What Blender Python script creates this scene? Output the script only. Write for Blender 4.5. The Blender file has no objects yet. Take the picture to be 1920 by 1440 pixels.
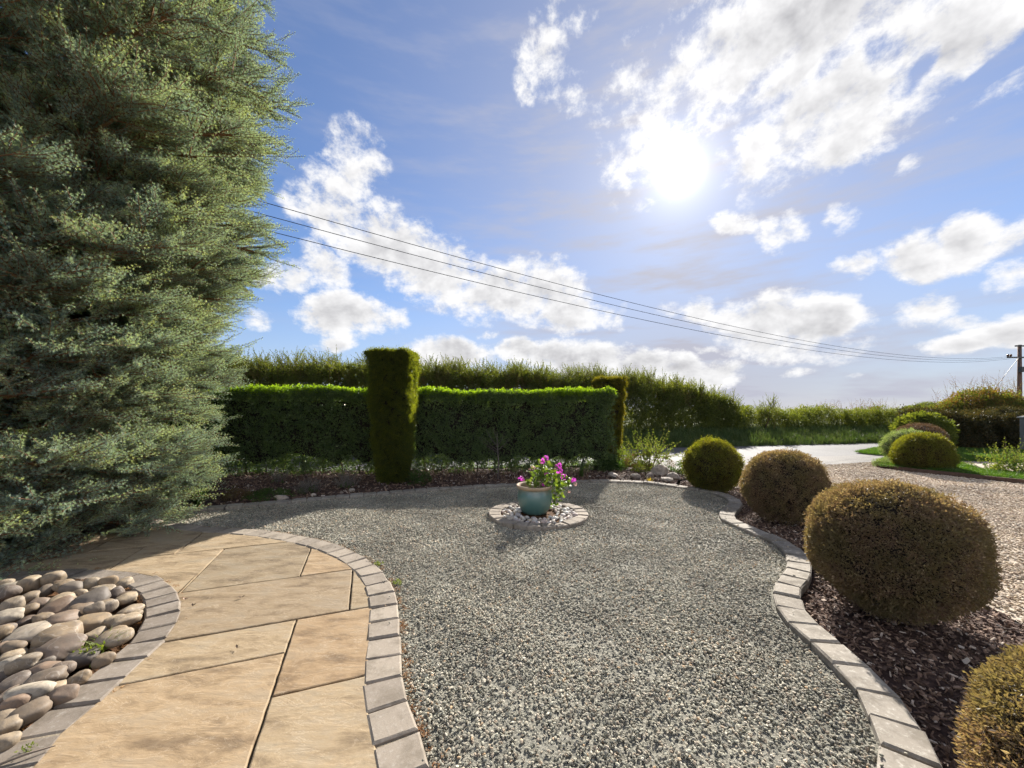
import bpy, bmesh, math, random
import numpy as np
from mathutils import Vector, Matrix, Euler

random.seed(7)
rng = np.random.default_rng(7)
sc = bpy.context.scene
COL = sc.collection
R = math.radians

# ------------------------------------------------------------------ camera
CAM_H, FPX, HOR = 1.5, 721.0, 765.0          # eye height, focal length and horizon row (1920 px wide frame)
cam = bpy.data.cameras.new('camera')
cam.sensor_width = 36.0
cam.lens = 36.0 * FPX / 1920.0
cam.shift_y = (HOR - 720.0) / 1920.0
cam.clip_start, cam.clip_end = 0.05, 3000.0
cam_o = bpy.data.objects.new('camera', cam)
COL.objects.link(cam_o)
cam_o.location = (0, 0, CAM_H)
cam_o.rotation_euler = (R(90), 0, 0)
sc.camera = cam_o

# ------------------------------------------------------------------ sun, exposure
SUN_AZ, SUN_EL = R(23.6), R(29.4)
SUN = Vector((math.sin(SUN_AZ) * math.cos(SUN_EL), math.cos(SUN_AZ) * math.cos(SUN_EL), math.sin(SUN_EL)))
sl = bpy.data.lights.new('sun', 'SUN')
sl.energy, sl.angle, sl.color = 5.0, R(0.55), (1.0, 0.945, 0.86)
so = bpy.data.objects.new('sun', sl)
COL.objects.link(so)
so.rotation_euler = (-SUN).to_track_quat('-Z', 'Y').to_euler()
so.location = SUN * 60
sc.view_settings.view_transform = 'Standard'
sc.view_settings.look = 'None'
sc.view_settings.exposure = 1.48
sc.view_settings.gamma = 1.0
sc.render.engine = 'CYCLES'
sc.cycles.use_denoising = True
sc.cycles.use_adaptive_sampling = True
sc.cycles.adaptive_threshold = 0.03
sc.cycles.max_bounces = 6
sc.cycles.diffuse_bounces = 3
sc.cycles.transmission_bounces = 4
sc.cycles.sample_clamp_indirect = 6.0

# ------------------------------------------------------------------ node helper
class NT:
    def __init__(s, tree):
        s.t = tree
        s.t.nodes.clear()
    def n(s, kind, ins=None, **props):
        nd = s.t.nodes.new(kind)
        for k, v in props.items():
            setattr(nd, k, v)
        if ins:
            for k, v in ins.items():
                s.put(nd.inputs[k], v)
        return nd
    def put(s, sock, v):
        if isinstance(v, bpy.types.NodeSocket):
            s.t.links.new(v, sock)
        elif isinstance(v, bpy.types.Node):
            s.t.links.new(v.outputs[0], sock)
        else:
            sock.default_value = v
    def math(s, op, a, b=None, c=None, clamp=False):
        nd = s.t.nodes.new('ShaderNodeMath')
        nd.operation, nd.use_clamp = op, clamp
        for i, v in enumerate((a, b, c)):
            if v is not None:
                s.put(nd.inputs[i], v)
        return nd.outputs[0]
    def vmath(s, op, a, b=None, out=0):
        nd = s.t.nodes.new('ShaderNodeVectorMath')
        nd.operation = op
        s.put(nd.inputs[0], a)
        if b is not None:
            s.put(nd.inputs[1], b)
        return nd.outputs[out]
    def mix(s, f, a, b, blend='MIX'):
        nd = s.t.nodes.new('ShaderNodeMix')
        nd.data_type, nd.blend_type = 'RGBA', blend
        s.put(nd.inputs[0], f); s.put(nd.inputs[6], a); s.put(nd.inputs[7], b)
        return nd.outputs[2]
    def noise(s, vec, scale, detail=4.0, rough=0.55, dist=0.0, out=0):
        nd = s.n('ShaderNodeTexNoise', {'Vector': vec, 'Scale': scale, 'Detail': detail, 'Roughness': rough, 'Distortion': dist})
        return nd.outputs[out]
    def smooth(s, v, a, b, lo=0.0, hi=1.0):
        nd = s.t.nodes.new('ShaderNodeMapRange')
        nd.interpolation_type = 'SMOOTHSTEP'
        for i, x in enumerate((v, a, b, lo, hi)):
            s.put(nd.inputs[i], x)
        return nd.outputs[0]
    def ramp(s, f, stops, interp='LINEAR'):
        nd = s.t.nodes.new('ShaderNodeValToRGB')
        cr = nd.color_ramp
        cr.interpolation = interp
        while len(cr.elements) < len(stops):
            cr.elements.new(0.5)
        for e, (p, c) in zip(cr.elements, stops):
            e.position = p
            e.color = (*c, 1.0)
        s.put(nd.inputs[0], f)
        return nd.outputs[0]

# ------------------------------------------------------------------ world: Nishita sky and clouds laid out by azimuth / elevation
world = bpy.data.worlds.new('World')
sc.world = world
world.use_nodes = True
world.cycles.sampling_method = 'MANUAL'
world.cycles.sample_map_resolution = 512
W = NT(world.node_tree)
tc = W.n('ShaderNodeTexCoord')
D = W.vmath('NORMALIZE', tc.outputs['Generated'])
sep = W.n('ShaderNodeSeparateXYZ', {0: D})
az = W.math('ARCTAN2', sep.outputs[0], sep.outputs[1])
el = W.math('ARCSINE', sep.outputs[2])
P = W.n('ShaderNodeCombineXYZ', {0: az, 1: el, 2: 0.0}).outputs[0]
sky = W.n('ShaderNodeTexSky', sky_type='NISHITA')
sky.sun_disc = False
sky.sun_elevation, sky.sun_rotation = SUN_EL, SUN_AZ
sky.air_density, sky.dust_density, sky.ozone_density = 1.0, 0.15, 2.5

def azel(px, py):
    u, v = (px - 960) / FPX, (HOR - py) / FPX
    return np.array([math.atan(u), math.atan(v / math.sqrt(1 + u * u))])

CLOUDS = [  # cx, cy, rx, ry, tilt, weight      (cumulus heaps)
    (1500, 50, 340, 130, 0, 1.0), (1250, 170, 130, 110, 0, .72), (1560, 190, 250, 115, 15, .9), (1810, 60, 210, 90, 22, .95),
    (1440, 280, 95, 80, 0, .8), (1465, 325, 55, 40, 0, .65), (1225, 285, 105, 95, 0, .6), (1880, 125, 70, 55, 20, .7), (1760, 180, 80, 50, 0, .6),
    (1020, 100, 50, 80, -28, .72), (990, 170, 22, 40, -10, .6), (1080, 45, 50, 32, 0, .65), (1078, 165, 32, 58, 0, .5), (1060, 4, 36, 14, 0, .6),
    (665, 300, 52, 66, 0, .85), (640, 345, 62, 42, 0, .75), (712, 375, 32, 30, 0, .6), (625, 412, 85, 48, 0, .9), (715, 455, 110, 62, -28, 1.0),
    (800, 500, 120, 66, -25, 1.0), (935, 545, 120, 56, -10, 1.0), (1022, 545, 80, 58, 0, .95), (1080, 585, 100, 34, 0, .9), (1140, 588, 45, 28, 0, .8),
    (545, 520, 58, 32, 0, .8), (605, 500, 60, 38, -20, .8), (795, 546, 32, 30, 0, .7), (660, 592, 92, 42, -5, 1.0), (632, 640, 42, 19, 0, .75), (488, 600, 42, 20, 0, .7),
    (850, 668, 85, 30, 0, 1.1), (990, 660, 62, 26, 0, 1.1), (1080, 674, 105, 36, 0, 1.2), (1190, 688, 95, 30, 0, 1.2), (1290, 698, 100, 28, 0, 1.1),
    (1420, 595, 115, 50, 0, 1.0), (1540, 595, 85, 48, 0, 1.0), (1480, 640, 140, 32, 0, .8), (1300, 580, 55, 24, 0, .8), (1590, 658, 75, 24, 0, .7),
    (1380, 415, 40, 26, -20, .7), (1462, 430, 38, 42, 0, .75), (1572, 405, 42, 26, 20, .7), (1600, 500, 58, 28, -15, .75), (1715, 480, 80, 48, 0, .85),
    (1840, 440, 100, 46, 18, .9), (1905, 515, 70, 36, 20, .85), (1720, 573, 62, 34, 15, .85), (1795, 600, 48, 18, 0, .75), (1740, 298, 40, 17, 15, .65),
    (1870, 622, 85, 38, 0, 1.0), (1800, 645, 62, 20, 0, .85), (1522, 692, 38, 11, 0, .6), (1322, 655, 30, 10, 0, .6), (925, 628, 16, 11, 0, .55), (1625, 703, 30, 8, 0, .5),
    (1640, 100, 40, 34, 20, -.45), (1850, 135, 120, 16, 22, -.6), (1720, 130, 60, 14, 20, -.35), (1240, 105, 60, 30, 20, -.3), (1560, 95, 60, 16, 20, -.25), (1430, 150, 70, 14, 20, -.25),
]
wob = W.noise(D, 9.0, 2.0, 0.5, out=1)
wobv = W.vmath('MULTIPLY', W.vmath('SUBTRACT', wob, (0.5, 0.5, 0.5)), (0.11, 0.075, 0.0))
Pw = W.vmath('ADD', P, wobv)
FR = {}
def frame(t):
    """cloud coordinates turned by t, shared by all heaps with that tilt"""
    if t not in FR:
        if t == 0:
            FR[t] = Pw
        else:
            c_, s_ = math.cos(t), math.sin(t)
            FR[t] = W.n('ShaderNodeCombineXYZ', {0: W.vmath('DOT_PRODUCT', Pw, (c_, s_, 0), out=1), 1: W.vmath('DOT_PRODUCT', Pw, (-s_, c_, 0), out=1), 2: 0.0}).outputs[0]
    return FR[t]
mask = None
for cx, cy, rx, ry, tilt, wgt in CLOUDS:
    c = azel(cx, cy)
    t = R(20 * round(tilt / 20))
    ax = np.linalg.norm(azel(cx + rx * math.cos(t), cy - rx * math.sin(t)) - c) * 1.42
    bx = np.linalg.norm(azel(cx + ry * math.sin(t), cy + ry * math.cos(t)) - c) * 1.42
    cr = np.array([c[0] * math.cos(t) + c[1] * math.sin(t), -c[0] * math.sin(t) + c[1] * math.cos(t)])
    q = W.t.nodes.new('ShaderNodeVectorMath')
    q.operation = 'MULTIPLY_ADD'
    W.put(q.inputs[0], frame(t)); q.inputs[1].default_value = (1 / ax, 1 / bx, 0); q.inputs[2].default_value = (-cr[0] / ax, -cr[1] / bx, 0)
    q2 = W.vmath('DOT_PRODUCT', q.outputs[0], q.outputs[0], out=1)
    w = abs(wgt) * 0.95
    f = W.math('MULTIPLY_ADD', q2, -w, w)
    if wgt > 0:
        mask = W.math('MAXIMUM', f, 0.0 if mask is None else mask)
    else:
        mask = W.math('SUBTRACT', mask, W.math('MAXIMUM', f, 0.0))
# sky goes on outside the frame; its unseen clouds are thickened to lift shadows
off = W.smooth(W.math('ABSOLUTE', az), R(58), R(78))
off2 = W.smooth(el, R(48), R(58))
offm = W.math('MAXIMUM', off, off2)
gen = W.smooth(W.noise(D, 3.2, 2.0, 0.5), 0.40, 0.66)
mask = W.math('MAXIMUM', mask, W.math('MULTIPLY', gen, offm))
# billows
Pn = W.n('ShaderNodeCombineXYZ', {0: az, 1: W.math('MULTIPLY', el, 1.35), 2: 0.0}).outputs[0]
Ps = Pn
fb = W.noise(Ps, 10.0, 9.0, 0.66, 0.1)
fb2 = W.noise(W.vmath('ADD', Ps, (0.014, 0.026, 0.0)), 10.0, 4.0, 0.6, 0.1)
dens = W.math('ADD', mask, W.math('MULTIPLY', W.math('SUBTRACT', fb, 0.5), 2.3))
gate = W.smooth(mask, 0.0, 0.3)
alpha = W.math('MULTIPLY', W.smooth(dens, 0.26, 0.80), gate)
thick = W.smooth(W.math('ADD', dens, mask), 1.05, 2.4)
relief = W.math('MULTIPLY', W.math('SUBTRACT', fb2, fb), 1.2)
cosS = W.vmath('DOT_PRODUCT', D, tuple(SUN), out=1)
ang = W.math('ARCCOSINE', cosS)
def gauss(sig):
    q = W.math('DIVIDE', ang, R(sig))
    return W.math('EXPONENT', W.math('MULTIPLY', W.math('MULTIPLY', q, q), -1.0))
near = gauss(22)
shade = W.math('SUBTRACT', W.math('SUBTRACT', 0.92, W.math('MULTIPLY', thick, 0.30)), relief)
shade = W.math('MAXIMUM', W.math('MINIMUM', shade, 0.95), 0.28)
ccol = W.mix(shade, (0.05, 0.05, 0.085, 1), (1.0, 0.995, 1.0, 1))
# thin high veil and the bright air round the sun
veil_n = W.noise(W.n('ShaderNodeMapping', {'Vector': P, 'Rotation': (0, 0, R(-22)), 'Scale': (2.2, 11.0, 1)}).outputs[0], 1.6, 4.0, 0.6)
veil = W.math('MULTIPLY', W.smooth(veil_n, 0.42, 0.75), W.math('ADD', W.math('MULTIPLY', gauss(30), 0.40), 0.10))
veil = W.math('ADD', veil, W.math('MULTIPLY', gauss(31), 0.68))
lowhaze = W.math('MULTIPLY', W.smooth(el, R(20), R(0)), W.math('ADD', W.math('MULTIPLY', gauss(55), 0.45), 0.32))
bg_sky = W.n('ShaderNodeBackground', {'Color': W.mix(1.0, sky.outputs[0], (0.74, 0.86, 1.06, 1), 'MULTIPLY'), 'Strength': 0.05})
bg_veil = W.n('ShaderNodeBackground', {'Color': (0.585, 0.595, 0.70, 1), 'Strength': 0.335})
bg_cloud = W.n('ShaderNodeBackground', {'Color': ccol, 'Strength': W.smooth(cosS, 0.35, -0.45, 0.385, 1.15)})  # clouds away from the sun, out of view, brightened to lift ambient light
m1 = W.n('ShaderNodeMixShader', {0: W.math('ADD', veil, lowhaze, clamp=True), 1: bg_sky.outputs[0], 2: bg_veil.outputs[0]})
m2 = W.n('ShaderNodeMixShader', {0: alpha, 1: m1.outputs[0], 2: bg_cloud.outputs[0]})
glow = W.math('ADD', W.math('MULTIPLY', gauss(1.5), 0.9), W.math('ADD', W.math('MULTIPLY', gauss(3.8), 0.16), W.math('MULTIPLY', gauss(10), 0.065)))
bg_glow = W.n('ShaderNodeBackground', {'Color': (1.0, 0.97, 0.95, 1), 'Strength': glow})
m3 = W.n('ShaderNodeAddShader', {0: m2.outputs[0], 1: bg_glow.outputs[0]})
wo = W.n('ShaderNodeOutputWorld', {'Surface': m3.outputs[0]})

# ------------------------------------------------------------------ scene helpers
def G(px, py, z=0.0):
    """a point of the photograph carried onto the level plane at height z"""
    d = (CAM_H - z) * FPX / (py - HOR)
    return ((px - 960) / FPX * d, d)

def tag(o, label=None, cat=None, group=None, kind=None):
    for k, v in (('label', label), ('category', cat), ('group', group), ('kind', kind)):
        if v:
            o[k] = v
    return o

def link(name, me, mat=None, parent=None, loc=None, rot=None):
    o = bpy.data.objects.new(name, me)
    COL.objects.link(o)
    if mat is not None and not me.materials:
        me.materials.append(mat)
    if parent is not None:
        o.parent = parent
    if loc is not None:
        o.location = loc
    if rot is not None:
        o.rotation_euler = rot
    return o

def empty(name, loc=(0, 0, 0), rz=0.0):
    o = bpy.data.objects.new(name, None)
    COL.objects.link(o)
    o.location = loc
    o.rotation_euler = (0, 0, rz)
    o.empty_display_size = 0.1
    return o

def mesh(name, vs, fs, smooth=False, rnd=None, mats=None, midx=None):
    me = bpy.data.meshes.new(name)
    me.from_pydata([tuple(v) for v in vs], [], [tuple(f) for f in fs])
    if smooth:
        me.polygons.foreach_set('use_smooth', [True] * len(me.polygons))
    if rnd is not None:
        a = me.attributes.new('rnd', 'FLOAT', 'FACE')
        a.data.foreach_set('value', np.asarray(rnd, dtype=np.float32))
    if mats:
        for m in mats:
            me.materials.append(m)
    if midx is not None:
        me.polygons.foreach_set('material_index', np.asarray(midx, dtype=np.int32))
    me.update()
    return me

def mat_new(name):
    m = bpy.data.materials.new(name)
    m.use_nodes = True
    return m, NT(m.node_tree)

def finish(m, T, col, rough=0.8, bump=None, bstr=0.3, bdist=0.01, spec=0.3, metal=0.0, trans=0.0, tcol=None, coat=0.0):
    b = T.n('ShaderNodeBsdfPrincipled', {'Base Color': col, 'Roughness': rough, 'Specular IOR Level': spec, 'Metallic': metal, 'Coat Weight': coat})
    if bump is not None:
        bp = T.n('ShaderNodeBump', {'Height': bump, 'Strength': bstr, 'Distance': bdist})
        T.put(b.inputs['Normal'], bp)
    s = b.outputs[0]
    if trans > 0:
        tr = T.n('ShaderNodeBsdfTranslucent', {'Color': tcol if tcol is not None else col})
        s = T.n('ShaderNodeMixShader', {0: trans, 1: b.outputs[0], 2: tr.outputs[0]}).outputs[0]
    T.n('ShaderNodeOutputMaterial', {'Surface': s})
    return m

def mat_leaf(name, stops, trans=0.35, rough=0.5, tmul=(1.5, 1.6, 0.7), wr=0.55, spec=0.3, patch=0.0, pcol=None, pscale=3.0):
    m, T = mat_new(name)
    oi = T.n('ShaderNodeObjectInfo').outputs['Random']
    at = T.n('ShaderNodeAttribute', attribute_name='rnd').outputs['Fac']
    f = T.math('ADD', T.math('MULTIPLY', at, wr), T.math('MULTIPLY', oi, 1 - wr))
    c = T.ramp(f, stops)
    if patch > 0:
        pos = T.n('ShaderNodeNewGeometry').outputs['Position']
        pf = T.math('MULTIPLY', T.smooth(T.noise(pos, pscale, 2.0), 0.42, 0.62), patch)
        c = T.mix(pf, c, (*pcol, 1))
    tc_ = T.mix(1.0, c, (*tmul, 1), 'MULTIPLY')
    return finish(m, T, c, rough, trans=trans, tcol=tc_, spec=spec)

def mat_plain(name, col, rough=0.8, nscale=20.0, amt=0.35, bstr=0.3, bdist=0.005, per=0.15, spec=0.3, detail=5.0, coat=0.0, metal=0.0):
    m, T = mat_new(name)
    co = T.n('ShaderNodeTexCoord').outputs['Object']
    oi = T.n('ShaderNodeObjectInfo').outputs['Random']
    nz = T.noise(T.vmath('ADD', co, T.n('ShaderNodeCombineXYZ', {0: T.math('MULTIPLY', oi, 37.0)})), nscale, detail, 0.6)
    v = T.math('ADD', T.math('MULTIPLY', T.math('SUBTRACT', nz, 0.5), amt * 2), T.math('ADD', 1.0, T.math('MULTIPLY', T.math('SUBTRACT', oi, 0.5), per * 2)))
    c = T.mix(1.0, (*col, 1), T.n('ShaderNodeCombineXYZ', {0: v, 1: v, 2: v}).outputs[0], 'MULTIPLY')
    return finish(m, T, c, rough, bump=nz, bstr=bstr, bdist=bdist, spec=spec, coat=coat, metal=metal)

# --- instancing: one object whose geometry nodes put small meshes on points
def euler_from_axes(X, Y, Z):
    m00, m10, m20 = X[:, 0], X[:, 1], X[:, 2]
    m21, m22 = Y[:, 2], Z[:, 2]
    return np.stack([np.arctan2(m21, m22), np.arcsin(np.clip(-m20, -1, 1)), np.arctan2(m10, m00)], 1)

def unit(v):
    return v / np.maximum(np.linalg.norm(v, axis=-1, keepdims=True), 1e-9)

def aim(Zd, spin=None, up=None):
    """euler angles that carry local Z to Zd; spin about it, or local Y kept near 'up'"""
    Zd = unit(np.asarray(Zd, float))
    n = len(Zd)
    if up is None:
        ref = np.where(np.abs(Zd[:, 2:3]) > 0.9, np.array([[1., 0, 0]]), np.array([[0., 0, 1]]))
    else:
        ref = np.broadcast_to(np.asarray(up, float), (n, 3))
    X = unit(np.cross(ref, Zd))
    Y = np.cross(Zd, X)
    if spin is not None:
        c, s = np.cos(spin)[:, None], np.sin(spin)[:, None]
        X, Y = X * c + Y * s, -X * s + Y * c
    return euler_from_axes(X, Y, Zd)

def scatter(name, pts, rot, scl, variants, parent=None):
    n = len(pts)
    me = bpy.data.meshes.new(name)
    me.vertices.add(n)
    me.vertices.foreach_set('co', np.asarray(pts, np.float32).ravel())
    a = me.attributes.new('rot', 'FLOAT_VECTOR', 'POINT'); a.data.foreach_set('vector', np.asarray(rot, np.float32).ravel())
    s = np.asarray(scl, np.float32)
    if s.ndim == 1:
        s = np.repeat(s[:, None], 3, 1)
    a = me.attributes.new('scl', 'FLOAT_VECTOR', 'POINT'); a.data.foreach_set('vector', s.ravel())
    a = me.attributes.new('pick', 'INT', 'POINT'); a.data.foreach_set('value', rng.integers(0, len(variants), n).astype(np.int32))
    o = bpy.data.objects.new(name, me)
    COL.objects.link(o)
    if parent is not None:
        o.parent = parent
    ng = bpy.data.node_groups.new(name, 'GeometryNodeTree')
    ng.interface.new_socket('Geometry', in_out='INPUT', socket_type='NodeSocketGeometry')
    ng.interface.new_socket('Geometry', in_out='OUTPUT', socket_type='NodeSocketGeometry')
    N, L = ng.nodes, ng.links
    gi, go = N.new('NodeGroupInput'), N.new('NodeGroupOutput')
    ip = N.new('GeometryNodeInstanceOnPoints')
    jn = N.new('GeometryNodeJoinGeometry')
    for v in variants:
        oi = N.new('GeometryNodeObjectInfo')
        oi.inputs['Object'].default_value = v
        oi.inputs['As Instance'].default_value = False
        g2 = N.new('GeometryNodeGeometryToInstance')
        L.new(oi.outputs['Geometry'], g2.inputs[0])
        L.new(g2.outputs[0], jn.inputs[0])
    def attr(nm, ty):
        x = N.new('GeometryNodeInputNamedAttribute')
        x.data_type = ty
        x.inputs['Name'].default_value = nm
        return x.outputs[0]
    L.new(gi.outputs[0], ip.inputs['Points'])
    L.new(jn.outputs[0], ip.inputs['Instance'])
    ip.inputs['Pick Instance'].default_value = True
    L.new(attr('pick', 'INT'), ip.inputs['Instance Index'])
    e2r = N.new('FunctionNodeEulerToRotation')
    L.new(attr('rot', 'FLOAT_VECTOR'), e2r.inputs[0])
    L.new(e2r.outputs[0], ip.inputs['Rotation'])
    L.new(attr('scl', 'FLOAT_VECTOR'), ip.inputs['Scale'])
    L.new(ip.outputs[0], go.inputs[0])
    md = o.modifiers.new('scatter', 'NODES')
    md.node_group = ng
    return tag(o, kind='stuff')

def proto(name, me):
    return bpy.data.objects.new(name, me)      # never linked: only a source of geometry

# --- small shapes
def tube_data(path, radii, sides=6, cap=True):
    path = [np.asarray(p, float) for p in path]
    vs, fs = [], []
    n = len(path)
    ref = np.array([0.31, 0.17, 0.93])
    for i, p in enumerate(path):
        t = unit((path[min(i + 1, n - 1)] - path[max(i - 1, 0)])[None])[0]
        x = np.cross(ref, t)
        if np.linalg.norm(x) < 0.05:
            x = np.cross(np.array([1., 0, 0]), t)
        x = x / np.linalg.norm(x)
        y = np.cross(t, x)
        r = radii[i] if hasattr(radii, '__len__') else radii
        for k in range(sides):
            a = 2 * math.pi * k / sides
            vs.append(p + r * (math.cos(a) * x + math.sin(a) * y))
    for i in range(n - 1):
        for k in range(sides):
            a, b = i * sides + k, i * sides + (k + 1) % sides
            fs.append((a, b, b + sides, a + sides))
    if cap:
        fs.append(tuple(range(sides))[::-1])
        fs.append(tuple(range((n - 1) * sides, n * sides)))
    return vs, fs

class MB:
    """collects faces for ONE mesh"""
    def __init__(s):
        s.v, s.f, s.r, s.m = [], [], [], []
    def add(s, vs, fs, rnd=None, mi=0):
        k = len(s.v)
        s.v += [tuple(x) for x in vs]
        for f in fs:
            s.f.append(tuple(i + k for i in f))
            s.r.append(random.random() if rnd is None else rnd)
            s.m.append(mi)
        return s
    def tube(s, path, radii, sides=6, mi=0, rnd=None, cap=True):
        return s.add(*tube_data(path, radii, sides, cap), rnd=rnd, mi=mi)
    def box(s, x0, x1, y0, y1, z0, z1, mi=0):
        v = [(x, y, z) for z in (z0, z1) for y in (y0, y1) for x in (x0, x1)]
        return s.add(v, [(0, 2, 3, 1), (4, 5, 7, 6), (0, 1, 5, 4), (2, 6, 7, 3), (0, 4, 6, 2), (1, 3, 7, 5)], mi=mi)
    def leaf(s, p, d, nrm, ln, w, fold=0.25, mi=0, rnd=None, curl=0.15):
        p = np.asarray(p, float); d = unit(np.asarray(d, float)[None])[0]
        nrm = np.asarray(nrm, float)
        x = np.cross(d, nrm)
        if np.linalg.norm(x) < 1e-4:
            x = np.cross(d, np.array([0.3, 0.8, 0.5]))
        x = x / np.linalg.norm(x)
        n = np.cross(x, d)
        mid = p + d * ln * 0.5 - n * 0.0
        v = [p, mid + x * w * 0.5 + n * fold * w, p + d * ln - n * curl * ln, mid - x * w * 0.5 + n * fold * w]
        return s.add(v, [(0, 1, 2), (0, 2, 3)], mi=mi, rnd=random.random() if rnd is None else rnd)
    def build(s, name, mats, parent=None, smooth=False, loc=None):
        me = s.mesh(name, mats, smooth)
        return link(name, me, None, parent, loc)
    def mesh(s, name, mats, smooth=False):
        if not isinstance(mats, (list, tuple)):
            mats = [mats]
        return mesh(name, s.v, s.f, smooth, s.r, mats, s.m)

def rand_dir():
    v = np.random.default_rng(random.randrange(1 << 30)).normal(size=3)
    return v / np.linalg.norm(v)

def leaf_clump(name, mat, n, rad, ln, w, up=0.4, flat=1.0, fold=0.2):
    b = MB()
    for _ in range(n):
        d = rand_dir()
        p = d * rad * random.uniform(0.15, 1.0) * np.array([1, 1, flat])
        dr = unit((d + np.array([0, 0, up]) + rand_dir() * 0.6)[None])[0]
        k = random.uniform(0.7, 1.25)
        b.leaf(p, dr, rand_dir() + np.array([0, 0, 0.8]), ln * k, w * k, fold)
    return proto(name, b.mesh(name, mat))

def shoot(name, mat_l, mat_s, length, nl, ln, w, side=0.9, lean=0.12, sub=0, rs=0.006):
    """an upright leafy shoot along +Z"""
    b = MB()
    def one(base, d, L, n, r):
        bend = rand_dir() * lean
        pts = [base + d * L * t + bend * L * t * t for t in np.linspace(0, 1, 5)]
        b.tube(pts, [r * (1 - 0.75 * t) for t in np.linspace(0, 1, 5)], 3, mi=1, cap=False)
        for i in range(n):
            t = (i + random.random()) / n
            p = base + d * L * t + bend * L * t * t
            q = unit((d * (0.25 + 0.5 * t) + rand_dir() * side)[None])[0]
            k = random.uniform(0.6, 1.15) * (1.1 - 0.45 * t)
            b.leaf(p, q, rand_dir() + np.array([0, 0, 0.7]), ln * k, w * k)
    z = np.array([0., 0, 1])
    one(np.zeros(3), z, length, nl, rs)
    for k in range(sub):
        t = random.uniform(0.1, 0.6)
        d = unit((z * 0.9 + rand_dir() * np.array([0.8, 0.8, 0.1]))[None])[0]
        one(z * length * t, d, length * random.uniform(0.35, 0.6), nl // 2, rs * 0.7)
    return proto(name, b.mesh(name, [mat_l, mat_s]))

def pebble_mesh(name, mat, sub=1, sx=1.0, sy=0.75, sz=0.5, rough=0.14, seed=0, smooth=False, blunt=1.0):
    bm = bmesh.new()
    bmesh.ops.create_icosphere(bm, subdivisions=sub, radius=0.5)
    rr = np.random.default_rng(seed)
    ph = rr.normal(size=(5, 3)) * 3.0
    for v in bm.verts:
        c = np.array(v.co)
        c = .5 * np.sign(c) * np.abs(c * 2) ** blunt
        k = 1 + rough * sum(math.sin(float(np.dot(p, c)) * 1.6 + i) for i, p in enumerate(ph)) / 2.5
        v.co = Vector((c[0] * sx * k, c[1] * sy * k, c[2] * sz * k))
    me = bpy.data.meshes.new(name)
    bm.to_mesh(me); bm.free()
    if smooth:
        me.polygons.foreach_set('use_smooth', [True] * len(me.polygons))
    me.materials.append(mat)
    return me

def inside(poly, p):
    poly = np.asarray(poly, float); x, y = p[:, 0], p[:, 1]
    r = np.zeros(len(p), bool)
    j = len(poly) - 1
    for i in range(len(poly)):
        xi, yi = poly[i]; xj, yj = poly[j]
        if abs(yj - yi) > 1e-12:
            c = ((yi > y) != (yj > y)) & (x < (xj - xi) * (y - yi) / (yj - yi) + xi)
            r ^= c
        j = i
    return r

def fill(poly, dens, cell=None):
    poly = np.asarray(poly, float)
    lo, hi = poly.min(0), poly.max(0)
    n = int(np.prod(hi - lo) * dens)
    p = rng.uniform(lo, hi, (n, 2))
    return p[inside(poly, p)]

def dist_to_line(p, line):
    line = np.asarray(line, float)
    best = np.full(len(p), 1e9)
    for a, b in zip(line[:-1], line[1:]):
        ab = b - a
        t = np.clip(((p - a) @ ab) / max(ab @ ab, 1e-9), 0, 1)
        best = np.minimum(best, np.linalg.norm(p - a - t[:, None] * ab, axis=1))
    return best

def smooth_curve(pts, step=0.02):
    pts = [np.asarray(p, float) for p in pts]
    out = []
    P_ = [2 * pts[0] - pts[1]] + pts + [2 * pts[-1] - pts[-2]]
    for i in range(1, len(P_) - 2):
        a, b, c, d = P_[i - 1:i + 3]
        n = max(2, int(np.linalg.norm(c - b) / step))
        for k in range(n):
            t = k / n
            out.append(0.5 * ((2 * b) + (-a + c) * t + (2 * a - 5 * b + 4 * c - d) * t * t + (-a + 3 * b - 3 * c + d) * t ** 3))
    out.append(pts[-1])
    return np.array(out)

def resample(line, step):
    seg = np.linalg.norm(np.diff(line, axis=0), axis=1)
    s = np.concatenate([[0], np.cumsum(seg)])
    n = max(2, int(round(s[-1] / step)) + 1)
    t = np.linspace(0, s[-1], n)
    return np.stack([np.interp(t, s, line[:, k]) for k in range(line.shape[1])], 1)

def sheet(name, poly, z, mat, kind='structure', label=None, cat=None):
    me = mesh(name, [(x, y, z) for x, y in poly], [tuple(range(len(poly)))])
    if me.polygons[0].normal.z < 0:
        me.flip_normals()
    o = link(name, me, mat)
    return tag(o, label, cat, kind=kind)

def terrain(name, poly, z, mat, cell=0.08, amp=0.02, scale=3.0, hfun=None):
    """a bumpy sheet over a polygon"""
    poly = np.asarray(poly, float)
    bm = bmesh.new()
    f = bm.faces.new([bm.verts.new((x, y, 0)) for x, y in poly])
    bmesh.ops.triangulate(bm, faces=[f])
    lo, hi = poly.min(0), poly.max(0)
    for k in range(2):
        c = lo[k] + cell
        while c < hi[k]:
            co = [0, 0, 0]; co[k] = c
            no = [0, 0, 0]; no[k] = 1
            bmesh.ops.bisect_plane(bm, geom=bm.verts[:] + bm.edges[:] + bm.faces[:], plane_co=co, plane_no=no)
            c += cell
    from mathutils import noise as mn
    for v in bm.verts:
        v.co.z = z + amp * mn.fractal(Vector((v.co.x * scale, v.co.y * scale, 1.7)), 0.8, 2.0, 4) + (hfun(v.co.x, v.co.y) if hfun else 0)
    bm.normal_update()
    me = bpy.data.meshes.new(name)
    bm.to_mesh(me); bm.free()
    if sum(p.normal.z for p in me.polygons) < 0:
        me.flip_normals()
    me.polygons.foreach_set('use_smooth', [True] * len(me.polygons))
    return tag(link(name, me, mat), kind='structure')

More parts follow.
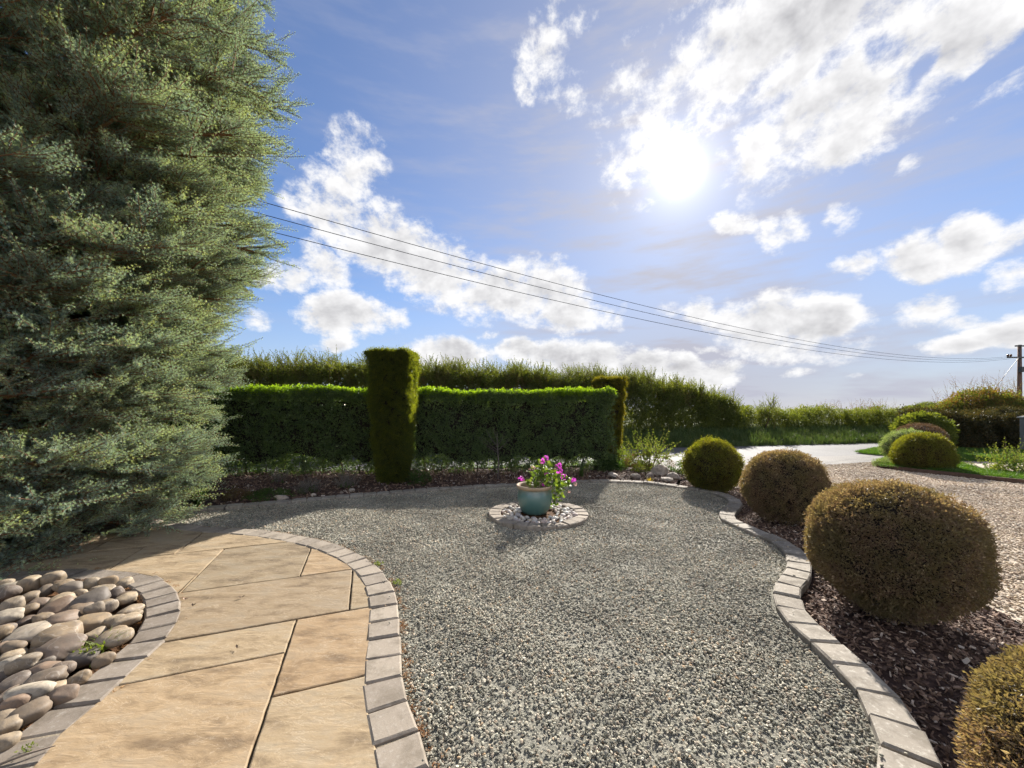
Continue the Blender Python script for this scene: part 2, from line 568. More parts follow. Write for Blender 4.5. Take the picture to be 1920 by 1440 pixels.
# ================================================================== ground
def mat_ground(name, stops, scale=6.0, detail=8.0, rough=0.95, bstr=0.6, bdist=0.02, big=0.6, spec=0.15):
    m, T = mat_new(name)
    pos = T.n('ShaderNodeNewGeometry').outputs['Position']
    nz = T.noise(pos, scale, detail, 0.65)
    nb = T.noise(pos, big, 3.0, 0.5)
    f = T.math('ADD', T.math('MULTIPLY', nz, 0.65), T.math('MULTIPLY', nb, 0.35))
    c = T.ramp(T.smooth(f, 0.3, 0.7), stops)
    return finish(m, T, c, rough, bump=nz, bstr=bstr, bdist=bdist, spec=spec)

M = {}
M['field'] = mat_ground('field_grass', [(0, (.035, .05, .018)), (.5, (.06, .075, .03)), (1, (.10, .10, .05))], 3.0)
M['lawn'] = mat_ground('lawn_earth', [(0, (.03, .06, .012)), (1, (.06, .10, .02))], 9.0)
M['soil'] = mat_ground('bed_soil', [(0, (.028, .017, .015)), (.5, (.06, .037, .030)), (1, (.11, .072, .056))], 16.0, bdist=0.03, bstr=0.9)
M['court'] = mat_ground('court_grit', [(0, (.11, .105, .088)), (.5, (.21, .20, .165)), (1, (.34, .32, .265))], 60.0, bdist=0.02, bstr=1.0)
M['drive'] = mat_ground('drive_grit', [(0, (.22, .17, .125)), (.5, (.40, .33, .255)), (1, (.56, .49, .40))], 45.0, bdist=0.02, bstr=1.0)
M['road'] = mat_ground('asphalt', [(0, (.055, .054, .056)), (.5, (.085, .083, .085)), (1, (.125, .12, .118))], 30.0, rough=0.8, bdist=0.006, bstr=0.4, spec=0.2)
M['apron'] = mat_ground('worn_asphalt', [(0, (.09, .085, .08)), (.5, (.14, .13, .12)), (1, (.20, .185, .165))], 40.0, rough=0.85, bdist=0.008, bstr=0.5, spec=0.2)
M['mortar'] = mat_plain('mortar', (.17, .14, .10), 0.95, 40, 0.5, 0.6, 0.01)
M['cobble_soil'] = mat_ground('cobble_soil', [(0, (.03, .018, .010)), (.6, (.09, .045, .02)), (1, (.2, .10, .045))], 30.0, bdist=0.02)

def mat_block(name, c1, c2, speck=(.42, .40, .36), amt=0.35):
    m, T = mat_new(name)
    co = T.n('ShaderNodeNewGeometry').outputs['Position']
    oi = T.n('ShaderNodeObjectInfo').outputs['Random']
    n1 = T.noise(co, 38.0, 8.0, 0.75)
    n2 = T.noise(co, 8.0, 7.0, 0.68)
    c = T.mix(oi, (*c1, 1), (*c2, 1))
    c = T.mix(T.math('MULTIPLY', T.smooth(n1, 0.5, 0.72), amt), c, (*speck, 1))
    c = T.mix(T.math('MULTIPLY', T.smooth(n2, 0.44, 0.66), 0.55), c, (c1[0] * .55, c1[1] * .53, c1[2] * .48, 1))
    return finish(m, T, c, 0.9, bump=n1, bstr=0.5, bdist=0.004, spec=0.25)
M['block'] = mat_block('concrete_block', (.20, .168, .135), (.27, .228, .18))
M['block_grey'] = mat_block('grey_block', (.15, .124, .10), (.20, .168, .136))
M['block_lichen'] = mat_block('lichen_block', (.18, .155, .125), (.26, .23, .19), (.46, .435, .38), 0.8)

def mat_slab():
    m, T = mat_new('riven_sandstone')
    pos = T.n('ShaderNodeNewGeometry').outputs['Position']
    oi = T.n('ShaderNodeObjectInfo').outputs['Random']
    shift = T.vmath('ADD', pos, T.n('ShaderNodeCombineXYZ', {0: T.math('MULTIPLY', oi, 31.0), 1: T.math('MULTIPLY', oi, 17.0)}).outputs[0])
    mp = T.n('ShaderNodeMapping', {'Vector': shift, 'Rotation': (0, 0, R(-20.7)), 'Scale': (1.0, 2.6, 1.0)}).outputs[0]
    n1 = T.noise(mp, 2.6, 9.0, 0.70, 0.2)
    n2 = T.noise(shift, 26.0, 6.0, 0.65)
    n3 = T.noise(mp, 4.5, 6.0, 0.62, 0.6)
    c = T.ramp(T.smooth(n1, 0.28, 0.68), [(0, (.115, .086, .057)), (.3, (.19, .145, .094)), (.6, (.255, .20, .132)), (1, (.245, .205, .15))])
    tint = T.ramp(oi, [(0, (.74, .72, .68)), (.3, (1.0, .95, .86)), (.6, (1.14, 1.09, 1.0)), (.8, (1.0, .87, .73)), (1, (.82, .78, .73))])
    c = T.mix(1.0, c, tint, 'MULTIPLY')
    ring = T.math('SUBTRACT', 1.0, T.smooth(T.math('ABSOLUTE', T.math('SUBTRACT', n3, 0.5)), 0.0, 0.012))
    c = T.mix(T.math('MULTIPLY', ring, 0.22), c, (.55, .46, .34, 1))
    c = T.mix(T.math('MULTIPLY', T.smooth(n2, 0.48, 0.72), 0.4), c, (.20, .15, .10, 1))
    h = T.math('ADD', T.math('MULTIPLY', n3, 0.9), T.math('MULTIPLY', n2, 0.16))
    return finish(m, T, c, 0.82, bump=h, bstr=0.6, bdist=0.015, spec=0.25)
M['slab'] = mat_slab()

def mat_stone(name, stops, rough=0.75, scale=60.0, bstr=0.3, speck=0.3, big=0.0, vein=False):
    m, T = mat_new(name)
    oi = T.n('ShaderNodeObjectInfo').outputs['Random']
    co = T.n('ShaderNodeTexCoord').outputs['Object']
    nz = T.noise(T.vmath('ADD', co, T.n('ShaderNodeCombineXYZ', {0: T.math('MULTIPLY', oi, 90.0)}).outputs[0]), scale, 4.0, 0.6)
    c = T.ramp(oi, stops, 'LINEAR')
    c = T.mix(T.math('MULTIPLY', T.smooth(nz, 0.4, 0.7), speck), c, (.10, .085, .07, 1))
    if vein:
        vn = T.noise(T.vmath('ADD', co, T.n('ShaderNodeCombineXYZ', {1: T.math('MULTIPLY', oi, 55.0)}).outputs[0]), 1.8, 2.0, .5, 1.0)
        vf = T.math('SUBTRACT', 1.0, T.smooth(T.math('ABSOLUTE', T.math('SUBTRACT', vn, .5)), .0, .02))
        c = T.mix(T.math('MULTIPLY', vf, T.smooth(T.math('FRACT', T.math('MULTIPLY', oi, 7.0)), .6, .7, 0, .22)), c, (.5, .46, .4, 1))
    if big:
        pos = T.n('ShaderNodeNewGeometry').outputs['Position']
        v = T.smooth(T.noise(pos, big, 3.0, .6), .3, .7, .68, 1.16)
        c = T.mix(1.0, c, T.n('ShaderNodeCombineXYZ', {0: v, 1: T.math('MULTIPLY', v, .97), 2: T.math('MULTIPLY', v, .91)}).outputs[0], 'MULTIPLY')
    return finish(m, T, c, rough, bump=nz, bstr=bstr, bdist=0.01, spec=0.3)
M['gravel'] = mat_stone('court_gravel', [(0, (.10, .10, .085)), (.2, (.29, .29, .24)), (.4, (.39, .36, .29)), (.55, (.18, .175, .155)), (.7, (.44, .435, .36)), (.85, (.31, .245, .185)), (.95, (.60, .57, .49)), (1, (.48, .32, .18))], 0.8, 3.0, big=1.3)
M['gravel_b'] = mat_stone('drive_gravel', [(0, (.25, .175, .115)), (.25, (.48, .395, .285)), (.5, (.55, .46, .36)), (.75, (.36, .27, .20)), (1, (.62, .55, .46))], 0.8, 3.0, big=.8)
M['cobble'] = mat_stone('beach_cobble', [(0, (.08, .054, .04)), (.2, (.235, .17, .10)), (.4, (.135, .103, .076)), (.6, (.30, .232, .15)), (.8, (.105, .088, .074)), (.9, (.19, .128, .086)), (1, (.33, .285, .22))], 0.65, 5.0, 0.3, 0.55, vein=True)
M['pebble'] = mat_stone('pale_pebble', [(0, (.44, .41, .36)), (.35, (.36, .30, .23)), (.6, (.56, .54, .50)), (.8, (.42, .30, .24)), (1, (.36, .33, .31))], 0.65, 6.0, 0.1, 0.2)
M['rock'] = mat_stone('rockery_stone', [(0, (.22, .17, .14)), (1, (.42, .36, .29))], 0.85, 5.0, 0.6, 0.5)
M['bark'] = mat_stone('bark_chip', [(0, (.05, .03, .022)), (.4, (.12, .072, .05)), (.7, (.19, .118, .082)), (.9, (.32, .22, .155)), (1, (.5, .43, .36))], 0.9, 8.0, 0.4)
M['straw'] = mat_plain('straw', (.45, .36, .24), .8, 20, .3, .1, .001)
M['wood'] = mat_plain('tree_bark', (.10, .062, .042), 0.95, 14, 0.5, 0.9, 0.02)
M['twig'] = mat_plain('twig_bark', (.16, .085, .045), 0.9, 30, 0.4, 0.3, 0.003)
M['stem'] = mat_plain('grey_stem', (.14, .11, .085), 0.9, 30, 0.4, 0.3, 0.003)
M['deadleaf'] = mat_leaf('dead_leaf', [(0, (.16, .07, .025)), (.5, (.30, .15, .06)), (1, (.42, .27, .13))], 0.25, 0.7, (1.2, 1.1, .8))
M['grass'] = mat_leaf('grass_blade', [(0, (.035, .075, .012)), (.5, (.06, .12, .02)), (1, (.11, .15, .035))], 0.4, 0.5, (1.5, 1.6, .6))
M['grass_dry'] = mat_leaf('rough_grass', [(0, (.035, .06, .018)), (.5, (.06, .09, .028)), (1, (.12, .13, .05))], 0.35, 0.6)

# ---- outlines on the ground, measured from the photograph
path_in = [(720, 1560), (703, 1440), (688, 1353), (683, 1293), (685, 1247), (690, 1187), (693, 1140), (687, 1113), (675, 1080), (653, 1060), (630, 1045), (578, 1023), (547, 1015), (473, 1003), (380, 998)]
path_out = [(850, 1560), (810, 1440), (780, 1373), (755, 1290), (752, 1237), (748, 1173), (747, 1145), (736, 1104), (720, 1080), (706, 1064), (683, 1046), (658, 1034), (580, 1011), (513, 999), (433, 992)]
pe = smooth_curve([(.72, -1.5), (.42, -.4), (.08, .55)] + [(np.array(G(*a, .02)) + np.array(G(*b, .02))) / 2 for a, b in zip(path_in, path_out)][1:-1] + [(-3.35, 4.62), (-3.9, 4.72), (-4.6, 4.95), (-5.6, 5.4)])
cob_out = [(20, 1490), (106, 1398), (156, 1348), (211, 1293), (261, 1246), (300, 1209), (328, 1176), (338, 1146), (332, 1112), (311, 1093)]
cob_in = [(-90, 1490), (0, 1393), (69, 1348), (139, 1296), (194, 1246), (236, 1215), (258, 1187), (272, 1159), (268, 1121), (246, 1100)]
ce = smooth_curve([(-1.86, -1.5), (-1.88, -.2), (-1.95, .8)] + [(np.array(G(*a, .022)) + np.array(G(*b, .022))) / 2 for a, b in zip(cob_out, cob_in)] + [(-3.08, 3.26), (-3.5, 3.38), (-3.95, 3.42), (-4.6, 3.35)])
bed_l = [(1641, 1520), (1641, 1432), (1645, 1391), (1619, 1318), (1590, 1270), (1557, 1237), (1513, 1200), (1480, 1167), (1457, 1137), (1447, 1110), (1450, 1090), (1467, 1073), (1475, 1050), (1467, 1033), (1440, 1013), (1390, 990), (1352, 972), (1348, 960), (1365, 943), (1357, 933), (1323, 920), (1280, 915)]
bed_r = [(1815, 1520), (1775, 1432), (1749, 1391), (1705, 1320), (1663, 1277), (1610, 1233), (1567, 1190), (1530, 1163), (1510, 1140), (1503, 1113), (1510, 1097), (1525, 1073), (1523, 1057), (1507, 1030), (1480, 1013), (1440, 997), (1390, 978), (1378, 963), (1392, 945), (1385, 932), (1340, 918), (1290, 910)]
be_pts = [np.array(q) for q in ((1.5, -1.5), (1.38, -.3), (1.34, .6))] + [(np.array(G(*a, .035)) + np.array(G(*b, .035))) / 2 for a, b in zip(bed_l, bed_r)]
back = [G(1225, 905, .03), G(1160, 901, .03), (1.3, 7.78), (0.0, 7.42), G(830, 915, .03), G(700, 925, .03), G(600, 933, .03), G(500, 942, .03), G(400, 951, .03), G(310, 961, .03), (-5.9, 5.35)]
be = smooth_curve(be_pts + [np.array(p) for p in back])

HB_FRONT = [tuple(p) for p in smooth_curve([np.array(p) for p in back], 0.2)]
drive_l = [(3.4, -1.5), (3.45, 0.6), (3.5, 1.5), (3.64, 2.8), (4.05, 4.2), (4.35, 5.2), (4.42, 6.6), (4.3, 7.7), (4.0, 8.6), (3.9, 9.4)]

# ---- big ground
M_ground = sheet('ground', [(-900, -300), (900, -300), (900, 1500), (-900, 1500)], -0.14, M['field'])

# ---- gravel court
court_poly = [tuple(p) for p in pe if p[1] > 0.9] + [tuple(p) for p in be[::-1]]
court_poly = [(p[0], p[1]) for p in pe] + [(-5.9, 5.35)] + [(p[0], p[1]) for p in be[::-1]]
court = sheet('gravel_court', court_poly, -0.012, M['court'])

def gravel_protos(name, mat, n, sub=1):
    return [proto(f'{name}_{i}', pebble_mesh(f'{name}_{i}', mat, sub, 1.0, random.uniform(.6, .85), random.uniform(.42, .65), 0.22, 50 + i)) for i in range(n)]
gp = gravel_protos('gravel_stone', M['gravel'], 7)
p = fill(court_poly, 5400)
de = np.minimum(dist_to_line(p, pe), dist_to_line(p, be))
far = p[:, 1] > 4.2
spill = (de < 0.1) & (rng.random(len(p)) < .012)
keep = ((de > 0.105) | spill) & (p[:, 1] > -.6) & (np.abs(p[:, 0]) < p[:, 1] * 1.5 + 1.2) & (~far | (rng.random(len(p)) < 0.72))
thin = (np.sin(p[:, 0] * 2.3 + 1.1 * np.sin(p[:, 1] * 1.7)) + np.sin(p[:, 1] * 3.1 + p[:, 0] * 1.3 + 2)) > 1.25
keep &= ~thin | (rng.random(len(p)) < .72)
rc = np.hypot(p[:, 0] - 0.36, p[:, 1] - 5.42)
keep &= rc > 0.70
p = p[keep]
spill = spill[keep]
n = len(p)
sz = rng.uniform(0.011, 0.0235, n) * np.where(p[:, 1] > 4.2, 1.18, 1.0)
z = np.where(spill, 0.041, rng.uniform(-0.012, 0.004, n) + .007 * np.sin(p[:, 0] * 5.1 + 2 * np.sin(p[:, 1] * 2.3)) * np.sin(p[:, 1] * 4.3 + p[:, 0]))
rot = np.stack([rng.normal(0, .45, n), rng.normal(0, .45, n), rng.uniform(0, 6.28, n)], 1)
scatter('gravel', np.c_[p, z], rot, sz, gp, court)

# ---- driveway
drive_poly = drive_l + [G(1560, 868, 0), G(1660, 863, 0), (13.0, 9.95), (13.6, 8.4), (9.2, 3.2), (8.4, 0.6)]
drive_poly = drive_l + [(5.0, 10.1), G(1560, 869, 0), G(1655, 863, 0), G(1650, 876, 0), G(1720, 884, 0), G(1800, 892, 0), G(1870, 900, 0), G(1990, 912, 0), (14, 5.0), (12, -1.5)]
drive = sheet('driveway', drive_poly, -0.035, M['drive'])
gb = gravel_protos('driveway_stone', M['gravel_b'], 5)
p = fill(drive_poly, 1500)
p = p[(p[:, 1] > .3) & (p[:, 0] < p[:, 1] * 1.42 + 1.6) & (dist_to_line(p, drive_l) > 0.03)]
p = p[rng.random(len(p)) < np.clip(6.5 / np.maximum(p[:, 1], .1), 0.35, 1.0)]
n = len(p)
scatter('driveway_gravel', np.c_[p, rng.uniform(-0.035, -0.022, n)], np.stack([rng.normal(0, .4, n), rng.normal(0, .4, n), rng.uniform(0, 6.28, n)], 1),
        rng.uniform(0.018, 0.038, n) * np.clip(p[:, 1] / 5.5, 1, 1.35), gb, drive)
# back parking strip of the same stone, right of the domed box
sheet('gravel_patch', [G(1780, 886, 0), G(1795, 862, 0), G(1960, 866, 0), G(1960, 892, 0), G(1840, 884, 0)], -0.03, M['drive'])

# ---- road, apron, verges
def rd(x, off):
    return 12.6 + 0.2 * (x - 2.0) + off
xs = np.linspace(-60, 70, 27)
road_poly = [(x, rd(x, -2.1)) for x in xs] + [(x, rd(x, 1.55)) for x in xs[::-1]]
sheet('road', road_poly, -0.05, M['road'])
apron_poly = [(4.0, 9.3), (5.0, 10.0), G(1560, 870, 0), G(1662, 864, 0), G(1690, 856, 0), (12.8, 12.3), (12.3, rd(12.3, -1.9)), (6, rd(6, -1.9)), (3.6, rd(3.6, -1.9))]
sheet('tarmac_apron', apron_poly, -0.042, M['apron'])
# bank below the field hedge
xs = np.linspace(-50, 60, 111)
rows = [(1.5, -0.05), (1.9, 0.06), (2.5, 0.22), (3.2, 0.36), (4.2, 0.42), (7.0, 0.40), (10.0, 0.0), (14.0, -0.16)]
vs, fs = [], []
for x in xs:
    for o_, h in rows:
        vs.append((x, rd(x, o_) + random.uniform(-.08, .08), h + random.uniform(-.03, .03)))
k = len(rows)
for i in range(len(xs) - 1):
    for j in range(k - 1):
        a = i * k + j
        fs.append((a, a + k, a + k + 1, a + 1))
bank = tag(link('verge_bank', mesh('verge_bank', vs, fs, True), M['field']), kind='structure')

def blade_tuft(name, mat, n, h, spread, w):
    b = MB()
    for _ in range(n):
        a = random.uniform(0, 6.28)
        p0 = np.array([random.gauss(0, spread), random.gauss(0, spread), 0])
        L = h * random.uniform(.55, 1.15)
        out = np.array([math.cos(a), math.sin(a), 0]) * L * random.uniform(.1, .55)
        sd = np.array([-math.sin(a), math.cos(a), 0]) * w
        p1 = p0 + np.array([0, 0, L * .6]) + out * .35
        p2 = p0 + np.array([0, 0, L * .95]) + out
        b.add([p0 - sd, p0 + sd, p1 + sd * .7, p1 - sd * .7, p2], [(0, 1, 2, 3), (3, 2, 4)])
    return proto(name, b.mesh(name, mat))
gt = [blade_tuft(f'grass_tuft_{i}', M['grass'], 16, 0.07, 0.035, 0.0028) for i in range(4)]
gl = [blade_tuft(f'verge_tuft_{i}', M['grass_dry'], 22, 0.24, 0.08, 0.006) for i in range(4)]

def grass(name, poly, dens, z, protos, smin, smax, parent=None, hf=None):
    p = fill(poly, dens)
    n = len(p)
    zz = np.full(n, z) if hf is None else np.array([hf(*q) for q in p])
    rot = np.stack([rng.normal(0, .12, n), rng.normal(0, .12, n), rng.uniform(0, 6.28, n)], 1)
    return scatter(name, np.c_[p, zz], rot, rng.uniform(smin, smax, n), protos, parent)

def bank_h(x, y):
    o_ = y - rd(x, 0)
    return float(np.interp(o_, [r[0] for r in rows], [r[1] for r in rows]))
bx = np.linspace(-3, 24, 10)
grass('verge_grass', [(x, rd(x, 1.45)) for x in bx] + [(x, rd(x, 4.6)) for x in bx[::-1]], 34, 0, gl, .8, 1.5, bank, bank_h)

lawn_poly = [G(1603, 847, 0), G(1640, 840, 0), G(1690, 833.5, 0), (17.6, 13.9), (21, 13.6), G(1960, 858, 0), G(1890, 864, 0), G(1795, 863, 0), G(1740, 860, 0), G(1690, 854, 0), G(1645, 852, 0)]
lawn = sheet('lawn', lawn_poly, -0.015, M['lawn'])
grass('lawn_grass', lawn_poly, 330, -0.015, gt, .8, 1.3, lawn)
strip_poly = [G(1650, 876, 0), G(1655, 863, 0), G(1690, 856, 0), G(1790, 866, 0), G(1840, 884, 0), G(1900, 890, 0), G(1990, 893, 0), G(1990, 909, 0), G(1870, 898, 0), G(1800, 890.5, 0), G(1720, 883, 0)]
strip = sheet('lawn_strip', strip_poly, 0.03, M['lawn'])
grass('strip_grass', strip_poly, 420, 0.03, gt, .8, 1.4, strip)
# dark timber board that holds the strip back
kb = MB()
kl = smooth_curve([G(1645, 874, 0), G(1720, 884, 0), G(1800, 891.5, 0), G(1870, 899.5, 0), G(1990, 911, 0)], 0.3)
for a, b in zip(kl[:-1], kl[1:]):
    t = unit((b - a)[None])[0]; nrm = np.array([-t[1], t[0]]) * 0.02
    q = [(*(a - nrm), -.08), (*(b - nrm), -.08), (*(b + nrm), -.08), (*(a + nrm), -.08), (*(a - nrm), .06), (*(b - nrm), .06), (*(b + nrm), .06), (*(a + nrm), .06)]
    kb.add(q, [(0, 1, 5, 4), (2, 3, 7, 6), (4, 5, 6, 7)])
tag(kb.build('lawn_edge_board', M['wood']), 'dark timber edging board between driveway gravel and the grass strip', 'edging')

# near verge between the clipped hedge and the road
nv = [(x, 9.75 + 0.2 * (x + 2) * 0.6) for x in np.linspace(-14, 3.2, 12)]
nv_poly = nv + [(x, rd(x, -2.0)) for x in np.linspace(3.4, -14, 12)]
nvs = sheet('roadside_verge', nv_poly, -0.03, M['lawn'])
grass('roadside_grass', nv_poly, 45, -0.03, gt, 1.2, 2.2, nvs)

# ---- planting beds
bed_poly = [tuple(p) for p in smooth_curve(be_pts, 0.1)] + [(3.3, 7.6), (3.6, 8.2)] + drive_l[::-1][1:]
bed = terrain('planting_bed', bed_poly, -0.05, M['soil'], 0.1, 0.018, 5.0)
hb_poly = [tuple(q) for q in HB_FRONT] + [(-7.5, 6.0), (-9.5, 8.6), (-6.5, 9.0), (0, 9.7), (3.2, 10.0), (3.95, 9.3), (4.0, 8.5), (3.5, 8.1), (3.2, 7.55)]
hbed = terrain('hedge_bed', hb_poly, -0.02, M['soil'], 0.12, 0.03, 3.0)

chips = []
for i in range(6):
    b = MB()
    L, w_, t_ = random.uniform(.7, 1.2), random.uniform(.2, .5), random.uniform(.08, .2)
    b.box(-L / 2, L / 2, -w_ / 2, w_ / 2, -t_ / 2, t_ / 2)
    b.v = [(x * random.uniform(.6, 1.1), y * random.uniform(.6, 1.2), z + .15 * x * x) for x, y, z in b.v]
    chips.append(proto(f'bark_chip_{i}', b.mesh(f'bark_chip_{i}', M['bark'])))
p = fill(bed_poly, 2100)
p = p[(p[:, 1] > -.4) & (p[:, 1] < 8) & (dist_to_line(p, be) > 0.1)]
n = len(p)
scatter('bark_mulch', np.c_[p, rng.uniform(-0.05, -0.02, n)], np.stack([rng.normal(0, .5, n), rng.normal(0, .5, n), rng.uniform(0, 6.28, n)], 1), rng.uniform(.012, .045, n), chips, bed)
p = fill(hb_poly, 260)
p = p[(p[:, 1] < 9.3)]
n = len(p)
scatter('bed_litter', np.c_[p, rng.uniform(-0.01, 0.02, n)], np.stack([rng.normal(0, .5, n), rng.normal(0, .5, n), rng.uniform(0, 6.28, n)], 1), rng.uniform(.02, .075, n), chips, hbed)

# ================================================================== edging blocks, slabs, cobbles
def block_mesh(name, A, B, C, Dd, ztop, h, ch=0.010, jit=0.006):
    """a block from four plan corners, chamfered and slightly uneven"""
    cen = (A + B + C + Dd) / 4
    cs = [cen + (q - cen) * random.uniform(.985, 1.0) + np.array([random.uniform(-jit, jit), random.uniform(-jit, jit)]) for q in (A, B, C, Dd)]
    dz = random.uniform(-.006, .006)
    tilt = [random.uniform(-.004, .004) for _ in range(4)]
    vs = [(*q, ztop - h) for q in cs]
    vs += [(*q, ztop - ch + dz) for q in cs]
    vs += [(*(q + unit((cen - q)[None])[0] * ch * 1.6), ztop + dz + t) for q, t in zip(cs, tilt)]
    vs = [(v[0] - cen[0], v[1] - cen[1], v[2]) for v in vs]
    fs = []
    for k in (0, 4):
        for i in range(4):
            j = (i + 1) % 4
            fs.append((k + i, k + j, k + 4 + j, k + 4 + i))
    fs.append((8, 9, 10, 11))
    me = mesh(name, vs, fs)
    bm = bmesh.new(); bm.from_mesh(me); bmesh.ops.recalc_face_normals(bm, faces=bm.faces[:]); bm.to_mesh(me); bm.free()
    if me.polygons[8].normal.z < 0:
        me.flip_normals()
    return me, cen

def edging(name, line, width, pitch, ztop, mat, gap=0.009, closed=False):
    q = resample(line, pitch)
    t = np.gradient(q, axis=0)
    if closed:
        t[0] = t[-1] = q[1] - q[-2]
    t = unit(t)
    nrm = np.stack([-t[:, 1], t[:, 0]], 1)
    L, Rr = q + nrm * width / 2, q - nrm * width / 2
    vs, fs = [], []
    for i in range(len(q)):
        li, ri = q[i] + nrm[i] * width * .47, q[i] - nrm[i] * width * .47
        vs += [(*li, ztop - .014), (*ri, ztop - .014)]
    for i in range(len(q) - 1):
        a = i * 2
        fs.append((a, a + 1, a + 3, a + 2))
    me = mesh(name, vs, fs)
    if me.polygons[0].normal.z < 0:
        me.flip_normals()
    root = tag(link(name, me, M['mortar']), kind='structure')
    for i in range(len(q) - 1):
        g0 = gap / 2 / max(np.linalg.norm(q[i + 1] - q[i]), .01)
        A = L[i] + (L[i + 1] - L[i]) * g0; B = L[i + 1] + (L[i] - L[i + 1]) * g0
        C_ = Rr[i + 1] + (Rr[i] - Rr[i + 1]) * g0; Dd = Rr[i] + (Rr[i + 1] - Rr[i]) * g0
        if q[i][1] < -1.2 or abs(q[i][0]) > max(q[i][1], 0) * 1.6 + 2.2:
            continue
        me, cen = block_mesh('block', A, B, C_, Dd, ztop, 0.07)
        link('block', me, mat, root, (cen[0], cen[1], 0))
    return root

edging('path_edging', pe, 0.205, 0.205, 0.029, M['block'])
edging('cobble_edging', ce, 0.20, 0.18, 0.032, M['block_grey'])
edging('court_edging', be, 0.185, 0.215, 0.035, M['block_lichen'])

# ---- sandstone path
def shifted(q, off):
    t = unit(np.gradient(q, axis=0))
    return q + np.stack([-t[:, 1], t[:, 0]], 1) * off
path_line = [np.array([-5.9, 5.2])] + [p for p in pe[::-1]]
path_poly = [tuple(p) for p in shifted(resample(pe, 0.06), .085)] + [(-6.2, 5.3), (-6.2, 3.6), (-4.7, 3.5)] + [tuple(p) for p in shifted(resample(ce, 0.06), -.085)[::-1]]
path = sheet('garden_path', path_poly, -0.006, M['mortar'])
ang_ = R(20.7)
E1 = np.array([math.cos(ang_), math.sin(ang_)]); E2 = np.array([-E1[1], E1[0]])
O_ = np.array(G(547, 1163, .02))
pst = [((np.array(q) - O_) @ E1, (np.array(q) - O_) @ E2) for q in path_poly]
def clip(poly, axis, val, keep_less):
    out = []
    for i in range(len(poly)):
        a, b = poly[i - 1], poly[i]
        ia = (a[axis] <= val) == keep_less; ib = (b[axis] <= val) == keep_less
        if ia != ib:
            t = (val - a[axis]) / (b[axis] - a[axis])
            out.append((a[0] + t * (b[0] - a[0]), a[1] + t * (b[1] - a[1])))
        if ib:
            out.append(b)
    return out
SLABS = [(-1.6, .45, -2.6, -1.75), (.45, 2.2, -2.6, -1.75), (-1.6, .9, -3.5, -2.6), (.9, 2.4, -3.5, -2.6), (-1.6, 2.6, -4.4, -3.5), (.03, 1.4, -1.75, -.775), (.03, .9, -.775, 0), (-1.3, .03, -1.75, -.39), (-1.3, .03, -.39, 0), (-1.4, .37, 0, .765), (.37, .9, 0, .765),
         (-.91, -.06, .765, 1.8), (-.06, .8, .765, 1.8), (-1.72, -.91, .3, 1.8), (-1.72, -1.33, 1.8, 2.19), (-1.33, .1, 1.8, 2.75), (-2.7, -1.72, .8, 2.19),
         (-2.2, -1.33, 2.19, 3.1), (-3.3, -2.2, 2.19, 3.4), (-4.2, -2.7, .8, 2.19), (-4.4, -3.3, 2.19, 3.4)]
for s0, s1, t0, t1 in SLABS:
    g = .0065
    q = pst
    for ax_, v_, kl_ in ((0, s1 - g, True), (0, s0 + g, False), (1, t1 - g, True), (1, t0 + g, False)):
        q = clip(q, ax_, v_, kl_)
        if len(q) < 3:
            break
    if len(q) < 3:
        continue
    # densify straight sides for a hand-dressed, slightly wavering edge
    dn = []
    for i in range(len(q)):
        a, b = np.array(q[i - 1]), np.array(q[i])
        L_ = np.linalg.norm(b - a)
        m_ = max(1, int(L_ / .05))
        for k in range(m_):
            dn.append(a + (b - a) * (k + 1) / m_ + np.array([random.uniform(-.0018, .0018), random.uniform(-.0018, .0018)]))
    pts = [O_ + E1 * s + E2 * t for s, t in dn]
    cen = np.mean(pts, 0)
    bm = bmesh.new()
    f = bm.faces.new([bm.verts.new((x - cen[0], y - cen[1], -.02)) for x, y in pts])
    bm.normal_update()
    if f.normal.z < 0:
        f.normal_flip()
    r = bmesh.ops.extrude_face_region(bm, geom=[f])
    top = [v for v in r['geom'] if isinstance(v, bmesh.types.BMVert)]
    dz = random.uniform(-.002, .002)
    for v in top:
        v.co.z = 0.02 + dz
    tf = [x for x in r['geom'] if isinstance(x, bmesh.types.BMFace)]
    ins = bmesh.ops.inset_region(bm, faces=tf, thickness=0.006, depth=0.003, use_even_offset=False)
    bmesh.ops.recalc_face_normals(bm, faces=bm.faces[:])
    me = bpy.data.meshes.new('slab')
    bm.to_mesh(me); bm.free()
    link('slab', me, M['slab'], path, (cen[0], cen[1], 0))

